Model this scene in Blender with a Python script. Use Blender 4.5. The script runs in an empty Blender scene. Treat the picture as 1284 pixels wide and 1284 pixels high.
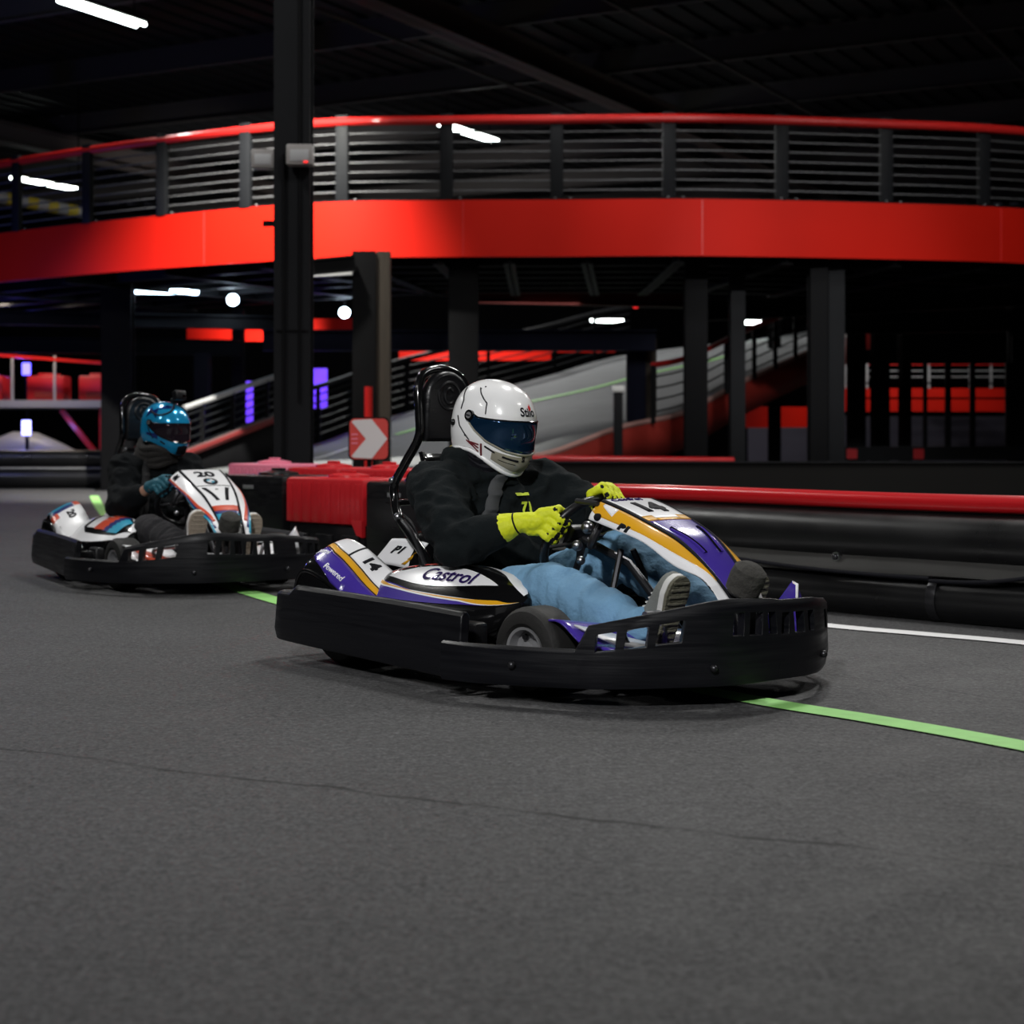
import bpy, bmesh, math, random
from mathutils import Vector as V, Matrix, noise, Quaternion
from mathutils.bvhtree import BVHTree
random.seed(7)
R = math.radians
S = bpy.context.scene
COL = S.collection
H, FPX, YH = 0.712, 2100.0, 551.0      # camera height (m), focal length and horizon row for the 1284 px frame

def at(px, py, D):
    "point at distance D in front of the camera seen at pixel px, py"
    return V(((px - 642) / FPX * D, D, H - (py - YH) / FPX * D))

def gnd(px, py, z=0.0):
    D = FPX * (H - z) / (py - YH)
    return V(((px - 642) / FPX * D, D, z))

def lerp(a, b, t): return a + (b - a) * t
def clamp(x, a=0.0, b=1.0): return max(a, min(b, x))
def smooth(x, a, b):
    t = clamp((x - a) / (b - a)); return t * t * (3 - 2 * t)

def interp(pts, x):
    "piecewise linear table, pts = [(x, value-or-Vector), ...]"
    if x <= pts[0][0]: return pts[0][1]
    for (a, va), (b, vb) in zip(pts, pts[1:]):
        if x <= b:
            return va + (vb - va) * ((x - a) / (b - a))
    return pts[-1][1]

def catmull(pts, n, closed=False):
    "n samples per span through the points"
    pts = [V(p) for p in pts]; N = len(pts); out = []
    spans = N if closed else N - 1
    for i in range(spans):
        g = (lambda k: pts[k % N]) if closed else (lambda k: pts[max(0, min(N - 1, k))])
        p0, p1, p2, p3 = g(i - 1), g(i), g(i + 1), g(i + 2)
        for k in range(n):
            t = k / n
            out.append(0.5 * ((2 * p1) + (p2 - p0) * t + (2 * p0 - 5 * p1 + 4 * p2 - p3) * t * t + (3 * p1 - p0 - 3 * p2 + p3) * t ** 3))
    if not closed: out.append(pts[-1].copy())
    return out

# ------------------------------------------------------------------ materials
MATS = {}
def mat(name, col, rough=0.5, metal=0.0, coat=0.0, emit=None, estr=0.0, bump=0.0, bscale=40.0, var=0.0, vscale=6.0,
        stretch=None, spec=0.5, alpha=1.0, trans=0.0, ior=1.45, rvar=0.0, sheen=0.0):
    if name in MATS: return MATS[name]
    m = bpy.data.materials.new(name); m.use_nodes = True
    nt = m.node_tree; b = nt.nodes['Principled BSDF']; L = nt.links.new
    b.inputs['Base Color'].default_value = (*col, 1)
    b.inputs['Roughness'].default_value = rough
    b.inputs['Metallic'].default_value = metal
    b.inputs['Coat Weight'].default_value = coat
    b.inputs['Coat Roughness'].default_value = 0.06
    b.inputs['Specular IOR Level'].default_value = spec
    b.inputs['Transmission Weight'].default_value = trans
    b.inputs['IOR'].default_value = ior
    b.inputs['Alpha'].default_value = alpha
    b.inputs['Sheen Weight'].default_value = sheen
    if emit:
        b.inputs['Emission Color'].default_value = (*emit, 1)
        b.inputs['Emission Strength'].default_value = estr
    if bump or var or rvar:
        tc = nt.nodes.new('ShaderNodeTexCoord'); src = tc.outputs['Object']
        if stretch:
            mp = nt.nodes.new('ShaderNodeMapping'); mp.inputs['Scale'].default_value = stretch
            L(src, mp.inputs['Vector']); src = mp.outputs['Vector']
        if bump:
            n = nt.nodes.new('ShaderNodeTexNoise'); n.inputs['Scale'].default_value = bscale; n.inputs['Detail'].default_value = 5
            L(src, n.inputs['Vector'])
            bp = nt.nodes.new('ShaderNodeBump'); bp.inputs['Strength'].default_value = bump; bp.inputs['Distance'].default_value = 0.01
            L(n.outputs['Fac'], bp.inputs['Height']); L(bp.outputs['Normal'], b.inputs['Normal'])
        if var or rvar:
            n2 = nt.nodes.new('ShaderNodeTexNoise'); n2.inputs['Scale'].default_value = vscale; n2.inputs['Detail'].default_value = 6
            L(src, n2.inputs['Vector'])
        if var:
            mx = nt.nodes.new('ShaderNodeMix'); mx.data_type = 'RGBA'
            mx.inputs['A'].default_value = (*[c * (1 - var) for c in col], 1)
            mx.inputs['B'].default_value = (*[min(1, c * (1 + var)) for c in col], 1)
            L(n2.outputs['Fac'], mx.inputs['Factor']); L(mx.outputs['Result'], b.inputs['Base Color'])
        if rvar:
            mr = nt.nodes.new('ShaderNodeMapRange'); mr.inputs['To Min'].default_value = max(0.02, rough - rvar)
            mr.inputs['To Max'].default_value = min(1, rough + rvar)
            mr.inputs['From Min'].default_value = 0.3; mr.inputs['From Max'].default_value = 0.7
            L(n2.outputs['Fac'], mr.inputs['Value']); L(mr.outputs['Result'], b.inputs['Roughness'])
    MATS[name] = m
    return m

# ------------------------------------------------------------------ mesh builder
class MB:
    def __init__(s): s.v = []; s.f = []; s.mi = []; s.mats = []
    def mid(s, m):
        if m not in s.mats: s.mats.append(m)
        return s.mats.index(m)
    def add(s, verts, faces, m):
        o = len(s.v); s.v += [V(p) for p in verts]; k = s.mid(m)
        for f in faces: s.f.append([i + o for i in f]); s.mi.append(k)
        return s
    def box(s, c, size, m, rot=None, bev=0.0):
        bm = bmesh.new(); bmesh.ops.create_cube(bm, size=1)
        bmesh.ops.scale(bm, vec=V(size), verts=bm.verts)
        if bev: bmesh.ops.bevel(bm, geom=list(bm.edges), offset=bev, segments=2, affect='EDGES', profile=0.5)
        M = Matrix.Translation(V(c))
        if rot is not None: M = M @ (rot.to_4x4() if hasattr(rot, 'to_4x4') else rot)
        bmesh.ops.transform(bm, matrix=M, verts=bm.verts)
        bm.verts.index_update()
        s.add([v.co.copy() for v in bm.verts], [[v.index for v in f.verts] for f in bm.faces], m); bm.free()
        return s
    def beam(s, a, b, w, h, m, up=(0, 0, 1), bev=0.0):
        "box from a to b, width w (sideways), height h (along up)"
        a, b = V(a), V(b); d = (b - a); L = d.length; x = d.normalized(); u = V(up)
        y = u.cross(x).normalized(); z = x.cross(y)
        M = Matrix((x, y, z)).transposed()
        return s.box((a + b) / 2, (L, w, h), m, M, bev)
    def ibeam(s, a, b, w, h, m, up=(0, 0, 1), t=0.02):
        a, b = V(a), V(b); x = (b - a).normalized(); y = V(up).cross(x).normalized(); z = x.cross(y)
        s.beam(a, b, t, h, m, up)
        for q in (-1, 1): s.beam(a + z * q * (h / 2 - t / 2), b + z * q * (h / 2 - t / 2), w, t, m, up)
        return s
    def tube(s, pts, r, m, n=10, caps=True, closed=False, flat=None):
        pts = [V(p) for p in pts]; N = len(pts); rings = []
        rr = r if isinstance(r, (list, tuple)) else [r] * N
        t = (pts[1] - pts[0]).normalized()
        ref = V((0, 0, 1)) if abs(t.z) < 0.9 else V((1, 0, 0))
        nrm = (ref - t * ref.dot(t)).normalized()
        for i in range(N):
            if closed: t2 = (pts[(i + 1) % N] - pts[i - 1]).normalized()
            else: t2 = (pts[min(N - 1, i + 1)] - pts[max(0, i - 1)]).normalized()
            q = t.rotation_difference(t2); nrm = q @ nrm; t = t2
            nrm = (nrm - t * nrm.dot(t)).normalized(); bi = t.cross(nrm)
            rings.append([pts[i] + (nrm * math.cos(a) * (flat or 1) + bi * math.sin(a)) * rr[i] for a in [2 * math.pi * k / n for k in range(n)]])
        return s.loft(rings, m, caps=caps, closed_path=closed)
    def loft(s, rings, m, caps=True, closed_path=False, ring_closed=True):
        n = len(rings[0]); N = len(rings); vs = [p for r in rings for p in r]; fs = []
        for i in range(N if closed_path else N - 1):
            j = (i + 1) % N
            for k in range(n if ring_closed else n - 1):
                l = (k + 1) % n
                fs.append([i * n + k, i * n + l, j * n + l, j * n + k])
        if caps and not closed_path and ring_closed:
            fs.append(list(range(n))[::-1]); fs.append([(N - 1) * n + k for k in range(n)])
        return s.add(vs, fs, m)
    def grid(s, fn, nu, nv, m, u0=0, u1=1, v0=0, v1=1):
        vs = [fn(lerp(u0, u1, i / nu), lerp(v0, v1, j / nv)) for i in range(nu + 1) for j in range(nv + 1)]
        fs = [[i * (nv + 1) + j, (i + 1) * (nv + 1) + j, (i + 1) * (nv + 1) + j + 1, i * (nv + 1) + j + 1] for i in range(nu) for j in range(nv)]
        return s.add(vs, fs, m)
    def cyl(s, a, b, r, m, n=16, r2=None):
        return s.tube([a, b], [r, r if r2 is None else r2], m, n)
    def lathe(s, prof, m, M=None, n=24, caps=True):
        M = M or Matrix()
        rings = [[M @ V((r * math.cos(2 * math.pi * k / n), r * math.sin(2 * math.pi * k / n), z)) for k in range(n)] for r, z in prof]
        return s.loft(rings, m, caps=caps)
    def prism(s, poly, z0, z1, m, M=None):
        M = M or Matrix(); n = len(poly)
        vs = [M @ V((x, y, z0)) for x, y in poly] + [M @ V((x, y, z1)) for x, y in poly]
        fs = [list(range(n))[::-1], list(range(n, 2 * n))] + [[k, (k + 1) % n, n + (k + 1) % n, n + k] for k in range(n)]
        return s.add(vs, fs, m)
    def ball(s, c, r, m, n=16, M=None):
        r = r if isinstance(r, (tuple, list)) else (r, r, r); c = V(c)
        rings = []
        for i in range(1, n):
            a = math.pi * i / n
            rings.append([V((math.sin(a) * math.cos(2 * math.pi * k / (2 * n)) * r[0], math.sin(a) * math.sin(2 * math.pi * k / (2 * n)) * r[1], -math.cos(a) * r[2])) for k in range(2 * n)])
        if M is not None: rings = [[M @ p for p in rg] for rg in rings]
        rings = [[c + p for p in rg] for rg in rings]
        return s.loft(rings, m)
    def patch(s, fn, m, us, lo, hi, nv=6, off=0.0015):
        "strip on surface fn(u,v) between curves v=lo(u) and v=hi(u)"
        vs = []; n = len(us)
        for u in us:
            a, b = lo(u), hi(u)
            for j in range(nv + 1): vs.append(on(fn, u, lerp(a, b, j / nv), off))
        fs = [[i * (nv + 1) + j, (i + 1) * (nv + 1) + j, (i + 1) * (nv + 1) + j + 1, i * (nv + 1) + j + 1] for i in range(n - 1) for j in range(nv)]
        return s.add(vs, fs, m)
    def text(s, body, size, place, m, bold=0.0, shear=0.0, squash=1.0, cuts=10):
        "letters mapped through place(x, y) -> 3-D point; centred"
        vs, fs = glyphs(body, size, bold, shear, squash, cuts)
        return s.add([place(x, y) for x, y in vs], fs, m)
    def build(s, name, parent=None, angle=35, bevel=0.0, solid=0.0, sub=0, M=None, fix=True):
        me = bpy.data.meshes.new(name); me.from_pydata([tuple(p) for p in s.v], [], s.f)
        for m in s.mats: me.materials.append(m)
        me.polygons.foreach_set('material_index', s.mi); me.update()
        if fix:
            bm = bmesh.new(); bm.from_mesh(me); bmesh.ops.recalc_face_normals(bm, faces=bm.faces); bm.to_mesh(me); bm.free()
        me.polygons.foreach_set('use_smooth', [True] * len(me.polygons))
        me.set_sharp_from_angle(angle=R(angle))
        o = bpy.data.objects.new(name, me); COL.objects.link(o)
        if parent is not None: o.parent = parent
        if M is not None: o.matrix_world = M
        if solid:
            k = o.modifiers.new('solid', 'SOLIDIFY'); k.thickness = solid; k.offset = -1
        if bevel:
            k = o.modifiers.new('bevel', 'BEVEL'); k.width = bevel; k.segments = 2; k.limit_method = 'ANGLE'; k.angle_limit = R(40)
        if sub:
            k = o.modifiers.new('sub', 'SUBSURF'); k.levels = sub; k.render_levels = sub
        return o

def nrm_at(fn, u, v, e=1e-3):
    a = fn(u + e, v) - fn(u - e, v); b = fn(u, v + e) - fn(u, v - e)
    n = a.cross(b)
    return n.normalized() if n.length > 1e-12 else V((0, 0, 1))
def on(fn, u, v, off):
    n = nrm_at(fn, u, v)
    c = getattr(fn, 'inside', None)
    p = fn(u, v)
    if c is not None and (p - (c(u) if callable(c) else c)).dot(n) < 0: n = -n
    return p + n * off

_G = {}
def glyphs(body, size, bold, shear, squash, cuts):
    key = (body, size, bold, shear, squash, cuts)
    if key in _G: return _G[key]
    cu = bpy.data.curves.new('t', 'FONT'); cu.body = body; cu.size = size; cu.align_x = 'CENTER'; cu.align_y = 'CENTER'
    cu.offset = bold; cu.shear = shear; cu.resolution_u = 4
    o = bpy.data.objects.new('t', cu); COL.objects.link(o)
    dg = bpy.context.evaluated_depsgraph_get(); ev = o.evaluated_get(dg)
    me = bpy.data.meshes.new_from_object(ev)
    bm = bmesh.new(); bm.from_mesh(me)
    bmesh.ops.triangulate(bm, faces=bm.faces)
    xs = [v.co.x for v in bm.verts]; ys = [v.co.y for v in bm.verts]
    if xs and cuts:
        for k in range(1, cuts):
            x = lerp(min(xs), max(xs), k / cuts)
            bmesh.ops.bisect_plane(bm, geom=bm.verts[:] + bm.edges[:] + bm.faces[:], plane_co=(x, 0, 0), plane_no=(1, 0, 0))
        for k in range(1, 4):
            y = lerp(min(ys), max(ys), k / 4)
            bmesh.ops.bisect_plane(bm, geom=bm.verts[:] + bm.edges[:] + bm.faces[:], plane_co=(0, y, 0), plane_no=(0, 1, 0))
    bm.verts.index_update()
    vs = [(v.co.x * squash, v.co.y) for v in bm.verts]; fs = [[v.index for v in f.verts] for f in bm.faces]
    bm.free(); bpy.data.objects.remove(o); bpy.data.curves.remove(cu); bpy.data.meshes.remove(me)
    _G[key] = (vs, fs)
    return vs, fs

def tag(o, label=None, cat=None, group=None, kind=None):
    if label: o['label'] = label
    if cat: o['category'] = cat
    if group: o['group'] = group
    if kind: o['kind'] = kind
    return o
def empty(name, M):
    o = bpy.data.objects.new(name, None); COL.objects.link(o); o.empty_display_size = 0.1
    o.matrix_world = M if isinstance(M, Matrix) else Matrix.Translation(V(M))
    return o
def frame(loc, heading):
    "x axis points along heading (degrees from world +X)"
    return Matrix.Translation(V(loc)) @ Matrix.Rotation(R(heading), 4, 'Z')

def copy_tree(o, parent=None):
    c = o.copy(); COL.objects.link(c)
    if parent is not None: c.parent = parent
    for ch in list(o.children): copy_tree(ch, c)
    return c

# organic bodies: many closed tapered limbs fused into one skin
def fuse(limbs, m, name, parent, voxel=0.011, smooth_n=4, wrinkle=0.0, wscale=14.0, M=None, wstretch=(1, 1, 1), calm=()):
    """limbs: list of ('cap', p0, r0, p1, r1) or ('ell', c, (rx,ry,rz), rot) ; returns ONE mesh object"""
    b = MB()
    for l in limbs:
        if l[0] == 'cap':
            p0, r0, p1, r1 = V(l[1]), l[2], V(l[3]), l[4]; d = (p1 - p0).normalized()
            pts = []; rr = []
            for k in range(5):
                a = math.pi / 2 * (k + 0.35) / 5; pts.append(p0 - d * r0 * math.cos(a)); rr.append(r0 * math.sin(a))
            for k in range(5): pts.append(p0.lerp(p1, k / 4)); rr.append(lerp(r0, r1, k / 4))
            for k in range(4, -1, -1):
                a = math.pi / 2 * (k + 0.35) / 5; pts.append(p1 + d * r1 * math.cos(a)); rr.append(r1 * math.sin(a))
            b.tube(pts, rr, m, 16)
        else:
            b.ball(l[1], l[2], m, 12, l[3] if len(l) > 3 else None)
    tmp = b.build('tmp_fuse')
    k = tmp.modifiers.new('r', 'REMESH'); k.mode = 'VOXEL'; k.voxel_size = voxel
    k2 = tmp.modifiers.new('s', 'SMOOTH'); k2.iterations = smooth_n; k2.factor = 0.5
    me = bpy.data.meshes.new_from_object(tmp.evaluated_get(bpy.context.evaluated_depsgraph_get()))
    old = tmp.data; bpy.data.objects.remove(tmp); bpy.data.meshes.remove(old)
    me.name = name
    if wrinkle:
        me.update(); ns = [v.normal.copy() for v in me.vertices]
        for v, n in zip(me.vertices, ns):
            p = V((v.co.x * wstretch[0], v.co.y * wstretch[1], v.co.z * wstretch[2])) * wscale
            w = noise.noise(p) + 0.5 * noise.noise(p * 2.1 + V((5, 2, 1)))
            w = 1 - abs(w) * 2.2          # ridges, like cloth folds
            for q, r_ in calm: w *= smooth((v.co - q).length, r_ * .6, r_)
            v.co += n * wrinkle * w
    me.materials.clear(); me.materials.append(m)
    me.polygons.foreach_set('use_smooth', [True] * len(me.polygons)); me.update()
    o = bpy.data.objects.new(name, me); COL.objects.link(o)
    if parent is not None: o.parent = parent
    if M is not None: o.matrix_world = M
    return o
# ------------------------------------------------------------------ shared materials
BLK = mat('black_plastic', (0.0045, 0.0045, 0.0055), 0.36, bump=0.08, bscale=30, stretch=(1, 1, 6), rvar=0.1, vscale=9)
BUMPER = mat('scuffed_bumper', (0.004, 0.0042, 0.006), 0.42, spec=0.35, bump=0.10, bscale=14, stretch=(0.5, 0.5, 9), rvar=0.14, vscale=7, var=0.4)
GLOSSBLK = mat('gloss_black', (0.0045, 0.0045, 0.005), 0.16, coat=0.6)
RUBBER = mat('tyre_rubber', (0.012, 0.0115, 0.011), 0.66, bump=0.15, bscale=80, var=0.3, vscale=20)
WHITE = mat('white_vinyl', (0.86, 0.86, 0.88), 0.28, coat=0.5)
PURPLE = mat('purple_vinyl', (0.055, 0.030, 0.30), 0.22, coat=0.8)
GOLD = mat('gold_vinyl', (0.72, 0.36, 0.012), 0.3, coat=0.5)
REDV = mat('red_vinyl', (0.62, 0.075, 0.03), 0.3, coat=0.5)
NAVY = mat('navy_vinyl', (0.018, 0.03, 0.16), 0.3, coat=0.5)
SKY = mat('sky_blue_vinyl', (0.03, 0.33, 0.50), 0.3, coat=0.5)
STEEL = mat('bare_steel', (0.42, 0.42, 0.44), 0.3, metal=1.0)
DKSTEEL = mat('dark_steel', (0.05, 0.05, 0.055), 0.35, metal=0.8)
RIMM = mat('painted_rim', (0.30, 0.30, 0.31), 0.35, metal=0.4)
FOAM = mat('grey_foam', (0.042, 0.04, 0.036), 0.95, bump=0.9, bscale=55, var=0.4, vscale=40)
GREYPL = mat('grey_plastic', (0.16, 0.16, 0.165), 0.5)
INK = mat('ink_black', (0.010, 0.010, 0.013), 0.6, spec=0.08)
INKP = mat('ink_purple', (0.022, 0.010, 0.085), 0.6, spec=0.08)
WEBB = mat('belt_webbing', (0.06, 0.063, 0.067), 0.7, bump=0.4, bscale=120, stretch=(1, 8, 1))

def polypath(pts, n=6):
    p = catmull([(x, y, 0) for x, y in pts], n)
    s = [0]
    for a, b in zip(p, p[1:]): s.append(s[-1] + (b - a).length)
    tab = list(zip(s, p))
    def f(t): return interp(tab, t)
    def nrm(t):
        d = f(min(s[-1], t + 0.02)) - f(max(0, t - 0.02)); d.normalize(); return V((d.y, -d.x, 0))
    return f, nrm, s[-1]

def wall(mb, pts, zb, zt, th, m, holes=(), step=0.035, lean=0.0, hv=(0.45, 0.8)):
    f, nrm, L = polypath(pts)
    hb = []
    for h in holes: hb += [(h[0], h[2]), (h[1], h[2])]
    lines = list(hb); k = 0
    n = int(L / step)
    for i in range(n + 1):
        s = L * i / n
        if all(abs(s - q[0]) > step * 0.45 for q in hb) and not any(h[0] < s < h[1] for h in holes): lines.append((s, 0.0))
    lines.sort()
    vl = [0, 0.22, hv[0], (hv[0] + hv[1]) / 2, hv[1], 0.93, 1.0]
    def P(l, j, inner):
        s, sh = l; v = vl[j]
        s2 = clamp(s + sh * (v - sum(hv) / 2), 0, L)
        p = f(s2); nn = nrm(s2)
        edge = 0.35 if j in (0, len(vl) - 1) else 0.0
        off = -th * edge if not inner else -th * (1 - edge)
        z = lerp(zb(s2 / L), zt(s2 / L), v) 
        p = p + nn * (off - lean * v)
        return V((p.x, p.y, z))
    nl, nv = len(lines), len(vl)
    vo = [[P(l, j, False) for j in range(nv)] for l in lines]; vi = [[P(l, j, True) for j in range(nv)] for l in lines]
    idx = {}; vs = []; fs = []
    def I(i, j, k):
        if (i, j, k) not in idx: idx[(i, j, k)] = len(vs); vs.append((vo, vi)[k][i][j])
        return idx[(i, j, k)]
    def hole(i, j):
        if i < 0 or j < 0 or i >= nl - 1 or j >= nv - 1: return True
        if j not in (2, 3): return False
        return any(abs(lines[i][0] - h[0]) < 1e-6 and abs(lines[i + 1][0] - h[1]) < 1e-6 for h in holes)
    for i in range(nl - 1):
        for j in range(nv - 1):
            if hole(i, j): continue
            fs.append([I(i, j, 0), I(i + 1, j, 0), I(i + 1, j + 1, 0), I(i, j + 1, 0)])
            fs.append([I(i, j, 1), I(i, j + 1, 1), I(i + 1, j + 1, 1), I(i + 1, j, 1)])
            for (di, dj, a, b) in ((-1, 0, (i, j), (i, j + 1)), (1, 0, (i + 1, j), (i + 1, j + 1)), (0, -1, (i, j), (i + 1, j)), (0, 1, (i, j + 1), (i + 1, j + 1))):
                if hole(i + di, j + dj): fs.append([I(*a, 0), I(*b, 0), I(*b, 1), I(*a, 1)])
    mb.add(vs, fs, m)
    return f, nrm, L

# ---- bodywork surfaces, kart frame: x forward, y left, z up, origin on the floor under the rear bumper
def tabs(rows):
    t = [r[0] for r in rows]
    cols = [catmull([r[k] for r in rows], 8) for k in (1, 2, 3)]
    n = len(cols[0])
    def g(k, x):
        q = clamp(x) * (n - 1); i = min(n - 2, int(q)); return cols[k][i].lerp(cols[k][i + 1], q - i)
    return g
_cw = tabs([
    (0.0, (1.090, 0, .537), (1.095, .102, .534), (1.085, .152, .480)),
    (0.2, (1.186, 0, .512), (1.185, .100, .508), (1.18, .150, .456)),
    (0.4, (1.292, 0, .473), (1.29, .091, .468), (1.30, .145, .422)),
    (0.6, (1.386, 0, .430), (1.383, .076, .425), (1.405, .130, .362)),
    (0.8, (1.480, 0, .354), (1.476, .060, .350), (1.495, .104, .325)),
    (1.0, (1.556, 0, .270), (1.552, .050, .272), (1.545, .084, .250))])
DZ = [0.0]
def cowl(t, v):
    C, E, Lw = [_cw(k, t) + V((0, 0, DZ[0] * (1 - t))) for k in (0, 1, 2)]
    if abs(v) <= 0.55:
        q = v / 0.55; f = q * q
        return V((lerp(C.x, E.x, f), E.y * q, lerp(C.z, E.z, f)))
    f = (abs(v) - 0.55) / 0.45
    p = E.lerp(Lw, f); p.y += 0.012 * math.sin(math.pi * f); p.y *= (1 if v > 0 else -1)
    return p
cowl.inside = lambda t: _cw(0, t) - V((0.06, 0, 0.14))

def make_pod(side):
    def pod(u, a):
        s = clamp((u - 0.29) / 0.69); k = max(0.02, 1 - abs(2 * s - 1) ** 2.4) ** 0.62
        ca, sa = math.cos(a), math.sin(a); yc = 0.345 - 0.05 * s
        if sa >= 0:
            y = yc + k * (0.145 * ca - 0.05 * sa)
            z = lerp(0.245, 0.205, k) + 0.125 * k * sa ** 1.7
        else:
            y = yc + k * 0.145 * (abs(ca) ** 0.35) * (1 if ca > 0 else -1)
            z = lerp(0.245, 0.205, k) - 0.125 * k * abs(sa) ** 0.6
        return V((u, side * y, z))
    pod.inside = lambda u: V((u, side * 0.31, 0.2))
    return pod
_fz = catmull([(.055, .27, 0), (.062, .33, 0), (.095, .378, 0), (.14, .384, 0), (.21, .366, 0), (.29, .332, 0), (.37, .292, 0), (.44, .265, 0), (.50, .25, 0)], 8)
def make_fender(side):
    tab = [(p.x, p.y) for p in _fz]
    def fen(u, v):
        z = interp(tab, u)
        if v <= 1:
            return V((u, side * lerp(0.32, 0.465, v), z - 0.062 * v ** 1.6))
        f = v - 1
        return V((u, side * (0.465 + 0.03 * math.sin(min(1, f * 1.2) * math.pi / 2)), z - 0.062 - f * (0.10 if u < 0.3 else 0.14)))
    fen.inside = lambda u: V((u, side * 0.36, 0.12))
    return fen

def lin(a, b, n): return [lerp(a, b, i / n) for i in range(n + 1)]

_h = [(1.0, .64), (1.12, .625), (1.28, .565), (1.42, .495), (1.50, .43), (1.60, .29), (1.655, .19), (1.675, .08)]
FRONT = [(x, -y) for x, y in _h] + _h[::-1]
_h = [(1.04, .605), (.80, .59), (.45, .57), (.15, .55), (.04, .54), (-.01, .525), (-.03, .49), (-.032, .40), (-.032, .2)]
REAR = _h + [(-.032, 0)] + [(x, -y) for x, y in _h[::-1]]

def wheel(kart, x, y, r, w, side, steer=0, front=False):
    M = Matrix.Translation((x, y, r)) @ Matrix.Rotation(R(steer), 4, 'Z') @ Matrix.Rotation(R(90), 4, 'X')
    if side > 0: M = M @ Matrix.Rotation(R(180), 4, 'X')      # local +z = outer face
    h = w / 2; b = MB()
    prof = [(0.066, -h + .012), (0.078, -h), (r - .03, -h), (r - .012, -h + .006), (r - .002, -h + .02), (r, -h + .03), (r, h - .03), (r - .002, h - .02), (r - .012, h - .006), (r - .03, h), (0.078, h), (0.066, h - .012)]
    b.lathe(prof + [prof[0]], RUBBER, M, 48, caps=False)
    t = b.build('tire', kart)
    b = MB()
    b.lathe([(0.066, h - .012), (0.068, h - .004), (0.060, h - .006), (0.056, h - .035), (0.030, h - .045), (0.026, h - .02), (0.012, h - .018), (0.001, h - .016)], RIMM if front else DKSTEEL, M, 40, caps=False)
    for k in range(3):
        a = 2 * math.pi * k / 3
        b.cyl(M @ V((.042 * math.cos(a), .042 * math.sin(a), h - .05)), M @ V((.042 * math.cos(a), .042 * math.sin(a), h - .028)), .008, DKSTEEL, 6)
    b.lathe([(0.066, -h + .012), (0.05, -h + .04), (0.02, -h + .04)], DKSTEEL, M, 30, caps=False)
    b.build('rim', t)
    return t

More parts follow.
